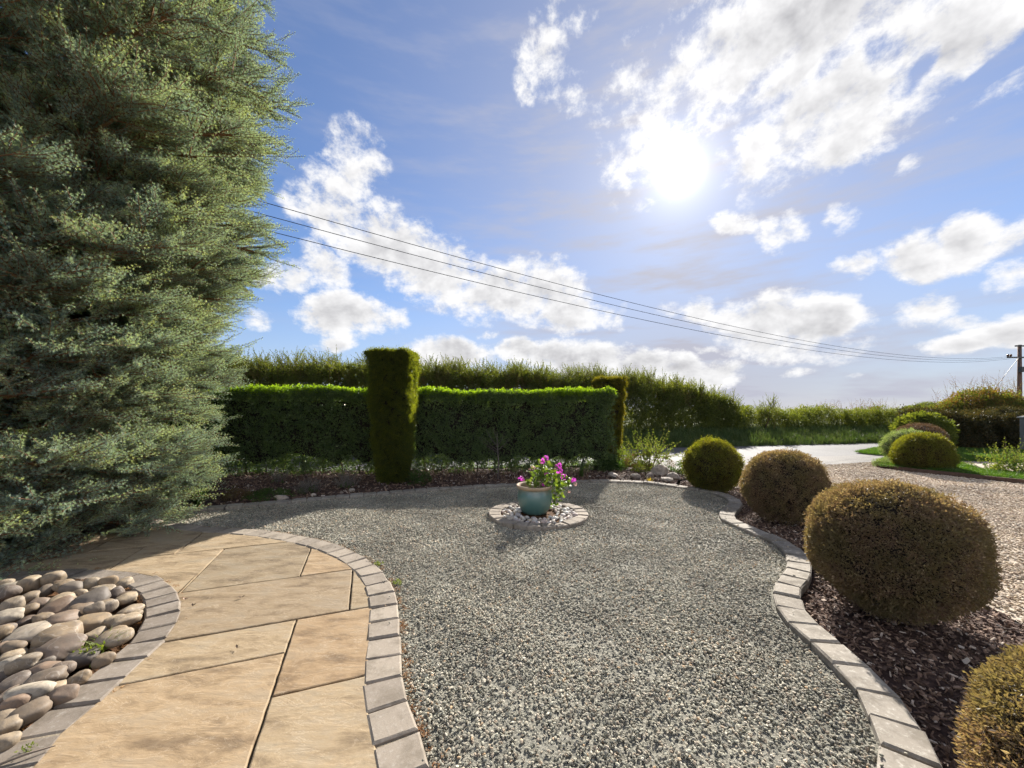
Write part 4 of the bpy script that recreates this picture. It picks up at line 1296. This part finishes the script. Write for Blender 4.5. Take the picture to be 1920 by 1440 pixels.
vs, fs = lathe([(.2285, .341), (.25, .356), (.262, .372), (.264, .386), (.258, .395), (.246, .397), (.232, .388), (.222, .36), (.215, .31), (.20, .20)])
link('rim', mesh('rim', vs, fs, True), M['terracotta'], pot)
vs, fs = lathe([(.001, .315), (.1, .325), (.2135, .31)])
link('compost', mesh('compost', vs, fs, True), M['soil'], pot)

M['geranium'] = mat_leaf('geranium_leaf', [(0, (.05, .085, .018)), (.5, (.085, .13, .025)), (.85, (.15, .18, .04)), (1, (.26, .22, .06))], .45, .5, (1.7, 1.8, .5))
M['petal'] = mat_leaf('magenta_petal', [(0, (.45, .04, .36)), (.5, (.62, .09, .52)), (1, (.75, .22, .66))], .45, .5, (1.2, 1.0, 1.2))
M['petal_faded'] = mat_leaf('faded_petal', [(0, (.5, .3, .25)), (.5, (.6, .38, .36)), (1, (.65, .5, .4))], .4, .6, (1.1, 1, .9))
M['gstem'] = mat_plain('green_stem', (.10, .13, .04), .7, 20, .2, .1, .002)
pl = thing('potted_geranium', 'geranium with magenta flowers growing in the teal pot and spilling right', 'plant', (PC[0], PC[1], .33))
def round_leaf(b, p, nrm, r_):
    nrm = unit(np.asarray(nrm, float)[None])[0]
    x = unit(np.cross(nrm, rand_dir())[None])[0]; y = np.cross(nrm, x)
    vs = [np.asarray(p) - nrm * r_ * .25]
    for k in range(9):
        a = 2 * math.pi * (k + .5) / 9.6
        rr = r_ * (1 + .12 * math.sin(k * 2.5))
        vs.append(np.asarray(p) + rr * (math.cos(a) * x + math.sin(a) * y) + nrm * random.uniform(-.1, .1) * r_)
    b.add(vs, [(0, k, k + 1) for k in range(1, 9)], rnd=random.random())
base = np.array([PC[0], PC[1], .33])
fol, stm = MB(), MB()
def plant_at(px, py, dy=0.0):
    y = PC[1] + dy
    return np.array([(px - 960) / FPX * y, y, CAM_H - (py - HOR) / FPX * y])
def on(p, b0, b1, k=8):
    return [b0 + (b1 - b0) * t + np.array([0, 0, .06]) * math.sin(t * 3.14) for t in np.linspace(0, 1, 5)]
for _ in range(330):
    u = random.random()
    cx, cy = random.choice([(1020, 888), (1028, 880), (1036, 890), (1046, 900), (1056, 908), (1012, 884), (1004, 893), (1030, 902), (1050, 918), (1040, 912), (995, 906), (1000, 910), (1020, 875), (1062, 903)])
    q = plant_at(random.gauss(cx, 7), random.gauss(cy, 6), random.gauss(-.02, .11))
    if math.hypot(q[0] - PC[0], q[1] - PC[1]) < .26 and q[2] < .40:
        q[2] = .41 + random.random() * .05
    round_leaf(fol, q - base, rand_dir() * .7 + np.array([.1, -.3, .6]), random.uniform(.018, .036))
for px, py in ((1038, 932), (1041, 924), (1044, 938), (1036, 940), (1040, 945), (1047, 928), (1055, 924)):
    for _ in range(6):
        round_leaf(fol, plant_at(random.gauss(px, 4), random.gauss(py, 4), random.gauss(-.06, .05)) - base, rand_dir() + np.array([.2, -.4, .3]), random.uniform(.016, .028))
o = fol.build('foliage', M['geranium'], pl); tag(o, kind='stuff')
heads = [(1016, 864, 'p', .05), (1024, 860, 'p', .05), (1044, 876, 'p', .045), (1049, 873, 'p', .045), (1050, 884, 'p', .055), (1057, 894, 'p', .055), (1076, 901, 'p', .05), (1024, 887, 'p', .035), (977, 899, 'p', .052), (1020, 909, 'p', .035), (999, 878, 'f', .035), (993, 881, 'f', .025), (1079, 908, 'f', .03), (1067, 922, 'f', .025)]
for px, py, k, r_ in heads:
    b = MB()
    c = plant_at(px, py, random.uniform(-.14, -.02))
    for _ in range(11):
        d = unit((rand_dir() + np.array([0, -.4, .4]))[None])[0]
        q = d * r_ * random.uniform(.5, .9)
        for j in range(5):
            a = j * 1.2566
            x = unit(np.cross(d, np.array([.3, .5, .8]))[None])[0]; y = np.cross(d, x)
            w_ = x * math.cos(a) + y * math.sin(a)
            b.leaf(q, w_ + d * .25, d, r_ * .42, r_ * .32, .1)
    b.build('flower_head', M['petal'] if k == 'p' else M['petal_faded'], pl, loc=tuple(c - base))
    s = MB()
    s.tube([np.array([random.uniform(-.08, .12), random.uniform(-.1, .1), -.01])] + on(None, np.array([.05, 0, .05]), c - base)[1:], .004, 4)
    s.build('stem', M['gstem'], pl)

# ================================================================== small planting under the hedge and in the rockery
def strap_clump(name, label, x, y, n, h, w, mat, cat='plant', droop=.8, z=-.02):
    root = thing(name, label, cat, (x, y, z))
    b = MB()
    for _ in range(n):
        a = random.uniform(0, 6.28)
        L = h * random.uniform(.6, 1.15)
        o_ = np.array([math.cos(a), math.sin(a), 0])
        sd = np.array([-math.sin(a), math.cos(a), 0]) * w
        p0 = o_ * random.uniform(0, .06)
        dr = droop * random.uniform(.5, 1.2)
        pts = [p0 + o_ * L * dr * t * t + np.array([0, 0, L * (t - .55 * dr * t ** 2.4)]) for t in np.linspace(0, 1, 6)]
        vs = []
        for i, q in enumerate(pts):
            k = 1 - (i / 5) ** 2
            vs += [q - sd * max(k, .05), q + sd * max(k, .05)]
        b.add(vs, [(2 * i, 2 * i + 1, 2 * i + 3, 2 * i + 2) for i in range(5)], rnd=random.random())
    tag(b.build('leaves', mat, root), kind='stuff')
    return root
def bush(name, label, x, y, rx, h, n, protos, s=1.0, cat='plant', shoots=None, ns=0, z=0.0, ss=(.7, 1.1)):
    root = thing(name, label, cat, (x, y, z))
    d = unit(rng.normal(size=(n, 3)))
    p = np.c_[x + d[:, 0] * rx * rng.uniform(.5, 1, n), y + d[:, 1] * rx * rng.uniform(.5, 1, n), z + np.abs(d[:, 2]) * h * rng.uniform(.4, 1, n)]
    put('foliage', p, np.c_[rng.normal(0, .5, n), rng.normal(0, .5, n), rng.uniform(0, 6.28, n)], rng.uniform(.7, 1.2, n) * s, protos, root)
    if shoots:
        pp_ = np.c_[x + rng.normal(0, rx * .35, ns), y + rng.normal(0, rx * .35, ns), np.full(ns, z + .02)]
        dr = np.c_[(pp_[:, :2] - np.array([x, y])) * 1.1 / max(rx, .01) + rng.normal(0, .15, (ns, 2)), np.ones(ns)]
        put('shoots', pp_, aim(dr, rng.uniform(0, 6.28, ns)), rng.uniform(*ss, ns), shoots, root)
    return root
M['lav'] = mat_leaf('grey_lavender', [(0, (.10, .10, .085)), (.5, (.17, .165, .145)), (1, (.26, .24, .22))], .25, .7, (1.1, 1.1, 1))
M['lime'] = mat_leaf('lime_leaf', [(0, (.08, .11, .02)), (.5, (.14, .17, .03)), (1, (.24, .24, .07))], .45, .5)
M['mid'] = mat_leaf('mid_green_leaf', [(0, (.03, .055, .015)), (.5, (.055, .095, .022)), (1, (.09, .13, .035))], .4, .5)
M['red'] = mat_leaf('reddish_leaf', [(0, (.09, .04, .028)), (.5, (.13, .075, .04)), (1, (.13, .14, .05))], .35, .55)
M['stalk'] = mat_leaf('dry_stalk', [(0, (.10, .055, .032)), (.5, (.17, .10, .06)), (1, (.27, .19, .12))], .15, .8, (1, 1, 1))
M['yellow'] = mat_leaf('yellow_grass', [(0, (.4, .28, .02)), (1, (.6, .48, .05))], .45, .5, (1.3, 1.2, .5))
lavp = [shoot(f'lavender_shoot_{i}', M['lav'], M['stem'], .26, 30, .028, .005, .9, .15, 2, .003) for i in range(3)]
midc = [leaf_clump(f'leaf_clump_{i}', M['mid'], 16, .06, .05, .02, .6) for i in range(3)]
limc = [leaf_clump(f'lime_clump_{i}', M['lime'], 16, .06, .045, .02, .6) for i in range(3)]
redc = [leaf_clump(f'red_clump_{i}', M['red'], 16, .06, .04, .018, .6) for i in range(3)]
limsh = [shoot(f'lime_shoot_{i}', M['lime'], M['twig'], .75, 26, .055, .028, 1.0, .18, 2, .005) for i in range(4)]

x, y = G(372, 952); strap_clump('grassy_clump', 'arching green strap-leaved clump at the foot of the conifer', x, y, 70, .62, .008, M['mid'], droop=1.0)
x, y = G(578, 924); bush('lavender', 'grey spiky lavender clump left of the square yew, nearest the gravel', x, y, .2, .12, 30, midc, .5, shoots=lavp, ns=46)
x, y = G(652, 914); bush('lavender', 'grey spiky lavender clump close beside the square yew', x, y, .19, .12, 24, midc, .5, shoots=lavp, ns=40)
x, y = G(520, 905); bush('lavender', 'small grey lavender tuft farther back in the dark bed', x, y, .12, .08, 12, midc, .4, shoots=lavp, ns=20)
x, y = G(505, 932); bush('cushion_plant', 'low mossy green cushion plant beside the pale stone', x, y, .42, .13, 150, midc, .55)
x, y = G(445, 934); bush('creeping_plant', 'reddish low plant between the strap-leaved clump and the green cushion', x, y, .25, .18, 60, redc, .7)
x, y = G(785, 906); bush('small_shrub', 'loose green shrub with reddish tips right of the square yew', x, y, .28, .42, 110, midc + redc[:1], .8)
x, y = G(1142, 880); bush('leafy_perennial', 'deep green leafy perennial at the right foot of the hedge', x, y, .42, .38, 120, midc, 1.2)
x, y = G(1155, 872); bush('lime_perennial', 'bright yellow-green perennial below the golden yew', x, y, .38, .62, 120, limc, 1.1, shoots=limsh, ns=16, ss=(.4, .8))
x, y = G(1212, 884); bush('arching_shrub', 'tall loose shrub with arching yellow-green stems in the rockery', x, y, .30, .55, 60, limc + redc[:1], 1.0, 'shrub', limsh, 30, ss=(.9, 1.5))
x, y = G(1186, 878); bush('brown_perennial', 'brownish fading perennial between the lime plant and the arching shrub', x, y, .28, .42, 80, redc, .9)
x, y = G(1247, 880); bush('sedum', 'pink-tinged sedum behind the largest rockery stone', x, y, .26, .42, 60, redc + midc[:1], .7)
x, y = G(1275, 888); bush('trailing_plant', 'dark green trailing plant between the rockery and the green box ball', x, y, .25, .3, 60, midc, .8)
x, y = G(1218, 903); strap_clump('golden_grass', 'tiny bright yellow grass tuft at the rockery edge', x, y, 40, .14, .004, M['yellow'], droop=.7)
x, y = G(1052, 893); strap_clump('iris_clump', 'upright sword-leaved clump behind the flower pot', x, y, 9, .55, .014, M['lime'], droop=.12)
x, y = G(1090, 893); strap_clump('sprawling_clump', 'pale sprawling strap leaves right of the flower pot by the hedge', x, y, 40, .5, .007, M['mid'], droop=1.1)
x, y = G(880, 903); strap_clump('dry_stalks', 'thicket of dry reddish stalks in the bed left of the flower pot', x, y, 10, .35, .004, M['stalk'], droop=.2)
ds = MB()
rt = thing('dry_stalk_patch', 'scattered dry reddish stems along the hedge foot behind the flower pot', 'plant', (*G(880, 900), 0))
for _ in range(260):
    x, y = G(random.uniform(770, 1110), random.uniform(883, 905))
    L = random.uniform(.08, .3)
    ds.tube([np.array([x, y, -.02]) - np.array(rt.location), np.array([x + random.gauss(0, .05), y + random.gauss(0, .05), L]) - np.array(rt.location)], [.004, .002], 3, cap=False)
tag(ds.build('stems', M['stalk'], rt), kind='stuff')
# bare sapling
sx, sy = G(934, 897)
bs = thing('bare_sapling', 'thin leafless sapling against the clipped hedge behind the flower pot', 'sapling', (sx, sy, 0))
M['pale_twig'] = mat_plain('pale_twig', (.11, .09, .08), .9, 30, .3, .2, .002)
MB().tube([(0, 0, -.02), (.01, 0, .35), (-.02, 0, .7), (-.02, .01, .98)], [.016, .013, .009, .004], 6).build('trunk', M['pale_twig'], bs)
for dx, dy, z0, dz in ((-.42, -.1, .55, .34), (-.34, .05, .6, .28), (-.25, -.05, .68, .34), (.16, 0, .7, .32), (.28, .05, .6, .3), (-.12, .08, .8, .3)):
    MB().tube([(-.01, 0, z0), (dx * .5, dy * .5, z0 + dz * .4), (dx, dy, z0 + dz)], [.007, .005, .002], 5).build('branch', M['pale_twig'], bs)
# rose bush, ground cover on the strip
x, y = G(1897, 888); bush('rose_bush', 'leafy flowering bush at the right edge on the grass strip', x, y, .42, .42, 90, midc + limc, 1.1, 'shrub', limsh, 26, ss=(.6, 1.0))
x, y = G(1664, 873); bush('ground_cover', 'pale green ground cover at the left foot of the olive box dome', x, y, .32, .2, 90, vc, .9)
x, y = G(1775, 885); bush('ground_cover', 'grey-green ground cover in front of the olive box dome', x, y, .35, .16, 70, vc + midc, .7)
# stones of the rockery
rocks = [(1236, 888, .30, .26, 'largest dark rockery boulder behind the golden grass'), (1218, 896, .17, .12, 'grey rockery stone just behind the golden grass'), (1262, 897, .2, .13, 'pale rockery stone beside the green box ball'),
         (1190, 895, .2, .1, 'low rockery stone left of the golden grass'), (1150, 893, .24, .08, 'flat pale stone at the foot of the deep green perennial'), (1252, 902, .22, .09, 'flat sandy stone on the rim of the rockery'),
         (527, 936, .17, .075, 'flat pale stone in the dark bed left of the square yew'), (588, 930, .07, .05, 'small pale stone in front of the nearest lavender'), (660, 920, .08, .05, 'small pale stone in front of the lavender by the square yew'), (640, 925, .06, .04, 'tiny pale stone between the two lavender clumps')]
for i, (px, py, L, h, lab) in enumerate(rocks):
    x, y = G(px, py)
    me = pebble_mesh('rockery_stone', M['rock'], 2, 1.0, random.uniform(.7, .9), 1.0, .2, 400 + i)
    o = link('rockery_stone', me, None, None, (x, y, h * .25), (random.uniform(-.15, .15), random.uniform(-.15, .15), random.uniform(0, 6.28)))
    o.scale = (L * 1.3, L * 1.3, h * 1.3)
    tag(o, lab, 'stone', 'stones set in the planting beds')

# ---- weeds, twigs and fallen leaves
x, y = G(196, 1228); strap_clump('weed', 'bright green grassy weed among the cobbles', x, y, 26, .11, .004, M['lime'], droop=.9, z=.05)
x, y = G(172, 1236); bush('weed', 'leafy green weed in front of the grassy weed among the cobbles', x, y, .07, .05, 16, limc, .5, z=.03)
x, y = G(742, 1096); bush('weed', 'tiny yellow-green weed at the outer rim of the path edging', x, y, .03, .02, 5, limc, .4)
x, y = G(712, 1060); bush('weed', 'tiny weed farther round the path edging beside the gravel', x, y, .03, .02, 5, limc, .4)
x, y = G(55, 1405, .03); bush('weed', 'tiny weed in the bottom left block joint', x, y, .02, .012, 4, limc, .3, z=.03)
b = MB(); a0, a1 = G(-20, 1440, .035), G(104, 1398, .035)
b.tube([(*a0, .035), ((a0[0] + a1[0]) / 2 + .01, (a0[1] + a1[1]) / 2, .045), (*a1, .035)], [.006, .005, .002], 6)
tag(b.build('fallen_twig', M['stem']), 'thin dark fallen twig lying on the bottom left blocks', 'twig')
for i, (px, py, lab) in enumerate(((453, 1122, 'dark curled leaf on the sandstone slab, rightmost of the three'), (347, 1126, 'dark curled leaf on the slab close to the grey block edging'), (361, 1138, 'dark curled leaf lying lowest of the three on the slab'), (444, 1217, 'single dark crumb of leaf on the lower sandstone slab'))):
    x, y = G(px, py, .024)
    b = MB()
    for k in range(3):
        b.leaf((0, 0, .003), (random.uniform(-1, 1), random.uniform(-1, 1), .25), (0, 0, 1), .026, .014, .5, rnd=random.random(), curl=-.3)
    o = b.build('fallen_leaf', M['bark'], loc=(x, y, .026))
    tag(o, lab, 'leaf', 'dark leaves fallen on the path')
# russet needle litter collected along the edgings
lit = []
for i in range(3):
    b = MB()
    for _ in range(12):
        q = rand_dir() * np.array([.03, .03, .004]) * random.random()
        b.leaf(q + np.array([0, 0, .006]), rand_dir() * np.array([1, 1, .2]), (0, 0, 1), random.uniform(.01, .028), random.uniform(.002, .007), .1)
    lit.append(proto(f'litter_{i}', b.mesh(f'litter_{i}', M['deadleaf'])))
t_ = np.gradient(pe, axis=0); t_ = unit(t_); nn = np.stack([t_[:, 1], -t_[:, 0]], 1)
idx = rng.integers(int(len(pe) * .2), int(len(pe) * .85), 190)
sgn = nn[idx] * (.112 + np.abs(rng.normal(0, .02, 190)))[:, None]
c2 = ce[rng.integers(0, len(ce), 120)]
t2 = unit(np.gradient(ce, axis=0)); n2_ = np.stack([t2[:, 1], -t2[:, 0]], 1)
i2 = rng.integers(0, len(ce), 130)
side = np.where(rng.random(130) < .8, -1, 1)
q2 = ce[i2] + n2_[i2] * (side * (.105 + np.abs(rng.normal(0, .015, 130))))[:, None]
q = np.r_[pe[idx] + sgn, q2]
n = len(q)
scatter('needle_litter', np.c_[q, np.r_[np.full(190, .004), np.full(130, .02)]], np.c_[np.zeros(n), np.zeros(n), rng.uniform(0, 6.28, n)], rng.uniform(.5, 1.1, n), lit)
lo = bpy.data.objects['needle_litter']; tag(lo, 'russet needle litter caught along the path and cobble edgings', 'litter')

p = fill(court_poly, 1.6)
p = p[(p[:, 1] > 1.6) & (dist_to_line(p, be) > .13) & (dist_to_line(p, pe) > .13)]
n = len(p)
scatter('fallen_debris', np.c_[p, np.full(n, .006)], np.c_[np.zeros(n), np.zeros(n), rng.uniform(0, 6.28, n)], rng.uniform(.35, .8, n), lit, court)
# ================================================================== the big blue cedar
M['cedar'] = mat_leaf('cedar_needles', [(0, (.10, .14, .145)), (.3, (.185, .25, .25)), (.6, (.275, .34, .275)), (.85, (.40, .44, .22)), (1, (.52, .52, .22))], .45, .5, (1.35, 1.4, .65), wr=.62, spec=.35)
M['cedar_twig'] = mat_plain('cedar_twig', (.20, .105, .05), .85, 30, .35, .2, .002)

def spray(name, L, nside, dens=1.0):
    b = MB()
    def axis(p0, d, ln, n):
        bend = rand_dir() * .12
        pts = [p0 + d * ln * t + bend * ln * t * t for t in np.linspace(0, 1, 4)]
        b.tube(pts, [.0042 * (ln / L) ** .4 * (1 - .7 * t) + .0008 for t in np.linspace(0, 1, 4)], 3, mi=1, cap=False)
        side = unit(np.cross(d, np.array([.2, .9, .3]))[None])[0]
        for i in range(n):
            t = (i + .5) / n
            p = p0 + d * ln * t + bend * ln * t * t
            a = i * 2.4
            oth = np.cross(d, side)
            rd_ = side * math.cos(a) + oth * math.sin(a)
            c = p + rd_ * .007
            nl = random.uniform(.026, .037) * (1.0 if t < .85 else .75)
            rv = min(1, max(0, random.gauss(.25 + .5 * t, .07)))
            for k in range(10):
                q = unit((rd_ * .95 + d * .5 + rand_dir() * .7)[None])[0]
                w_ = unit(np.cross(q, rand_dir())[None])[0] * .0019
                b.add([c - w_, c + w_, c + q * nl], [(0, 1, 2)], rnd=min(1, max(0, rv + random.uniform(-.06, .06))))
    z = np.array([0., 0, 1])
    axis(np.zeros(3), z, L, int(L / .017 * dens))
    for k in range(nside):
        t = .12 + .7 * (k + random.random() * .6) / nside
        sg = 1 if k % 2 else -1
        d = unit(np.array([sg * random.uniform(.5, .85), random.uniform(-.15, .4), random.uniform(1.0, 1.3)])[None])[0]
        ln = L * random.uniform(.3, .55) * (1.1 - .6 * t)
        axis(z * L * t, d, ln, int(ln / .017 * dens))
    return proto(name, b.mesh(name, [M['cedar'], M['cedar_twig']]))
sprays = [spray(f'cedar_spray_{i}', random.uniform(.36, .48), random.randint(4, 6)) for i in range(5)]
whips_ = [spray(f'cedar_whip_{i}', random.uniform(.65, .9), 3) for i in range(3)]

random.seed(23)
rng = np.random.default_rng(23)
TX, TY = -6.5, 4.6
tree = thing('cedar_tree', 'large blue-green cedar with needle-tufted branches filling the left side', 'tree', (TX, TY, -.05))
def rprof(z):
    return float(np.interp(z, [0, .3, .8, 1.5, 2.2, 3.3, 4.5, 6, 7.2, 9, 10.6], [1.6, 1.75, 1.95, 2.05, 2.22, 2.6, 2.78, 2.92, 2.92, 2.1, .3]))
MB().tube([(0, 0, -.1), (.03, .02, 1.5), (-.04, .05, 4), (.05, 0, 7), (0, 0, 10.4)], [.24, .2, .16, .1, .02], 10).build('trunk', M['wood'], tree, True)
sp_p, sp_d, wh_p, wh_d = [], [], [], []
limbs = MB()
to_cam = math.atan2(-TY, -TX)
nb = 300
specs = []
for i in range(62):                    # boughs: five limbs fanning out close together, darker gaps between boughs
    zb_ = .15 + 9.6 * ((i + random.random()) / 62) ** 1.12
    pb_ = to_cam + random.uniform(-1.1, 1.75) if random.random() < .9 else random.uniform(0, 6.28)
    for j in range(5):
        specs.append((max(.12, zb_ + random.gauss(0, .10)), pb_ + (j - 2) * .13 + random.gauss(0, .06), random.uniform(.9, 1.06)))
for i in range(40):
    specs.append((.8 + 5.5 * (i + random.random()) / 40, to_cam + random.uniform(-.5, 1.6), 1.0))
for i in range(34):
    specs.append((.5 + 2.6 * (i + random.random()) / 34, to_cam + random.uniform(.35, 1.6), random.uniform(.9, 1.02)))
for phi_o, z0, k in ((-.1, .3, 1.15), (.0, .25, 1.25), (.1, .35, 1.2), (-.2, .4, 1.2), (.25, .3, 1.05), (.4, .25, 1.0), (.5, .35, 1.0), (.18, .6, 1.1), (.05, .8, 1.1), (.6, .3, 1.0), (.75, .25, 1.0), (-.05, .5, 1.3)):
    specs.append((z0, to_cam + phi_o, k))
for z0, phi, k in specs:
    rise = random.uniform(.12, .5) if z0 > 1.2 else random.uniform(-.12, .2)
    r1 = rprof(z0 + .3) * k * random.uniform(.82, 1.06)
    h = np.array([math.cos(phi), math.sin(phi), 0]); s_ = np.array([-math.sin(phi), math.cos(phi), 0])
    c0 = np.array([0, 0, z0])
    sway = random.uniform(-.2, .2)
    def at(t):
        return c0 + h * r1 * t + s_ * sway * t * t + np.array([0, 0, r1 * rise * t - .12 * r1 * t * t])
    ts = np.linspace(0, 1, 8)
    limbs.tube([at(t) for t in ts], [.042 * (1 - .85 * t) * (r1 / 1.8) + .004 for t in ts], 5, cap=False)
    n2 = int(6 + r1 * 5)
    for j in range(n2):
        t = .32 + .67 * (j + random.random() * .7) / n2
        sg = 1 if j % 2 else -1
        p0 = at(min(t, 1))
        d = unit((h * random.uniform(.55, 1.0) + s_ * sg * random.uniform(.45, 1.0) + np.array([0, 0, random.uniform(-.1, .42)]))[None])[0]
        ln = random.uniform(.4, .8) * (1.15 - .5 * t)
        limbs.tube([p0, p0 + d * ln * .5 + np.array([0, 0, .02]), p0 + d * ln], [.010, .007, .003], 3, cap=False)
        m_ = max(2, int(ln / .13))
        for q in range(m_):
            u = (q + .7) / m_
            dd = d + s_ * random.uniform(-.5, .5) + np.array([0, 0, random.uniform(-.2, .4)])
            sp_p.append(p0 + d * ln * u * .9); sp_d.append(dd)
    for q in range(5):
        t = random.uniform(.35, 1.0)
        sp_p.append(at(t)); sp_d.append(h + s_ * random.uniform(-.6, .6) + np.array([0, 0, random.uniform(0, .5)]))
    wh_p.append(at(.97)); wh_d.append(h + s_ * random.uniform(-.3, .3) + np.array([0, 0, random.uniform(-.05, .45)]))
    for _ in range(2):
        wh_p.append(at(random.uniform(.8, .98))); wh_d.append(h + s_ * random.uniform(-.5, .5) + np.array([0, 0, random.uniform(.0, .6)]))
limbs.build('branches', M['cedar_twig'], tree, True)
loc = np.array([TX, TY, -.05])
n = len(sp_p)
up = np.array([0., 0, 1])
sp_d = np.array(sp_d)
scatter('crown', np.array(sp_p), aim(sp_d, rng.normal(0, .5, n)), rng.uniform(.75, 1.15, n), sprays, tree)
n = len(wh_p)
scatter('outer_shoots', np.array(wh_p), aim(np.array(wh_d), rng.normal(0, .5, n)), rng.uniform(.7, 1.1, n), whips_, tree)
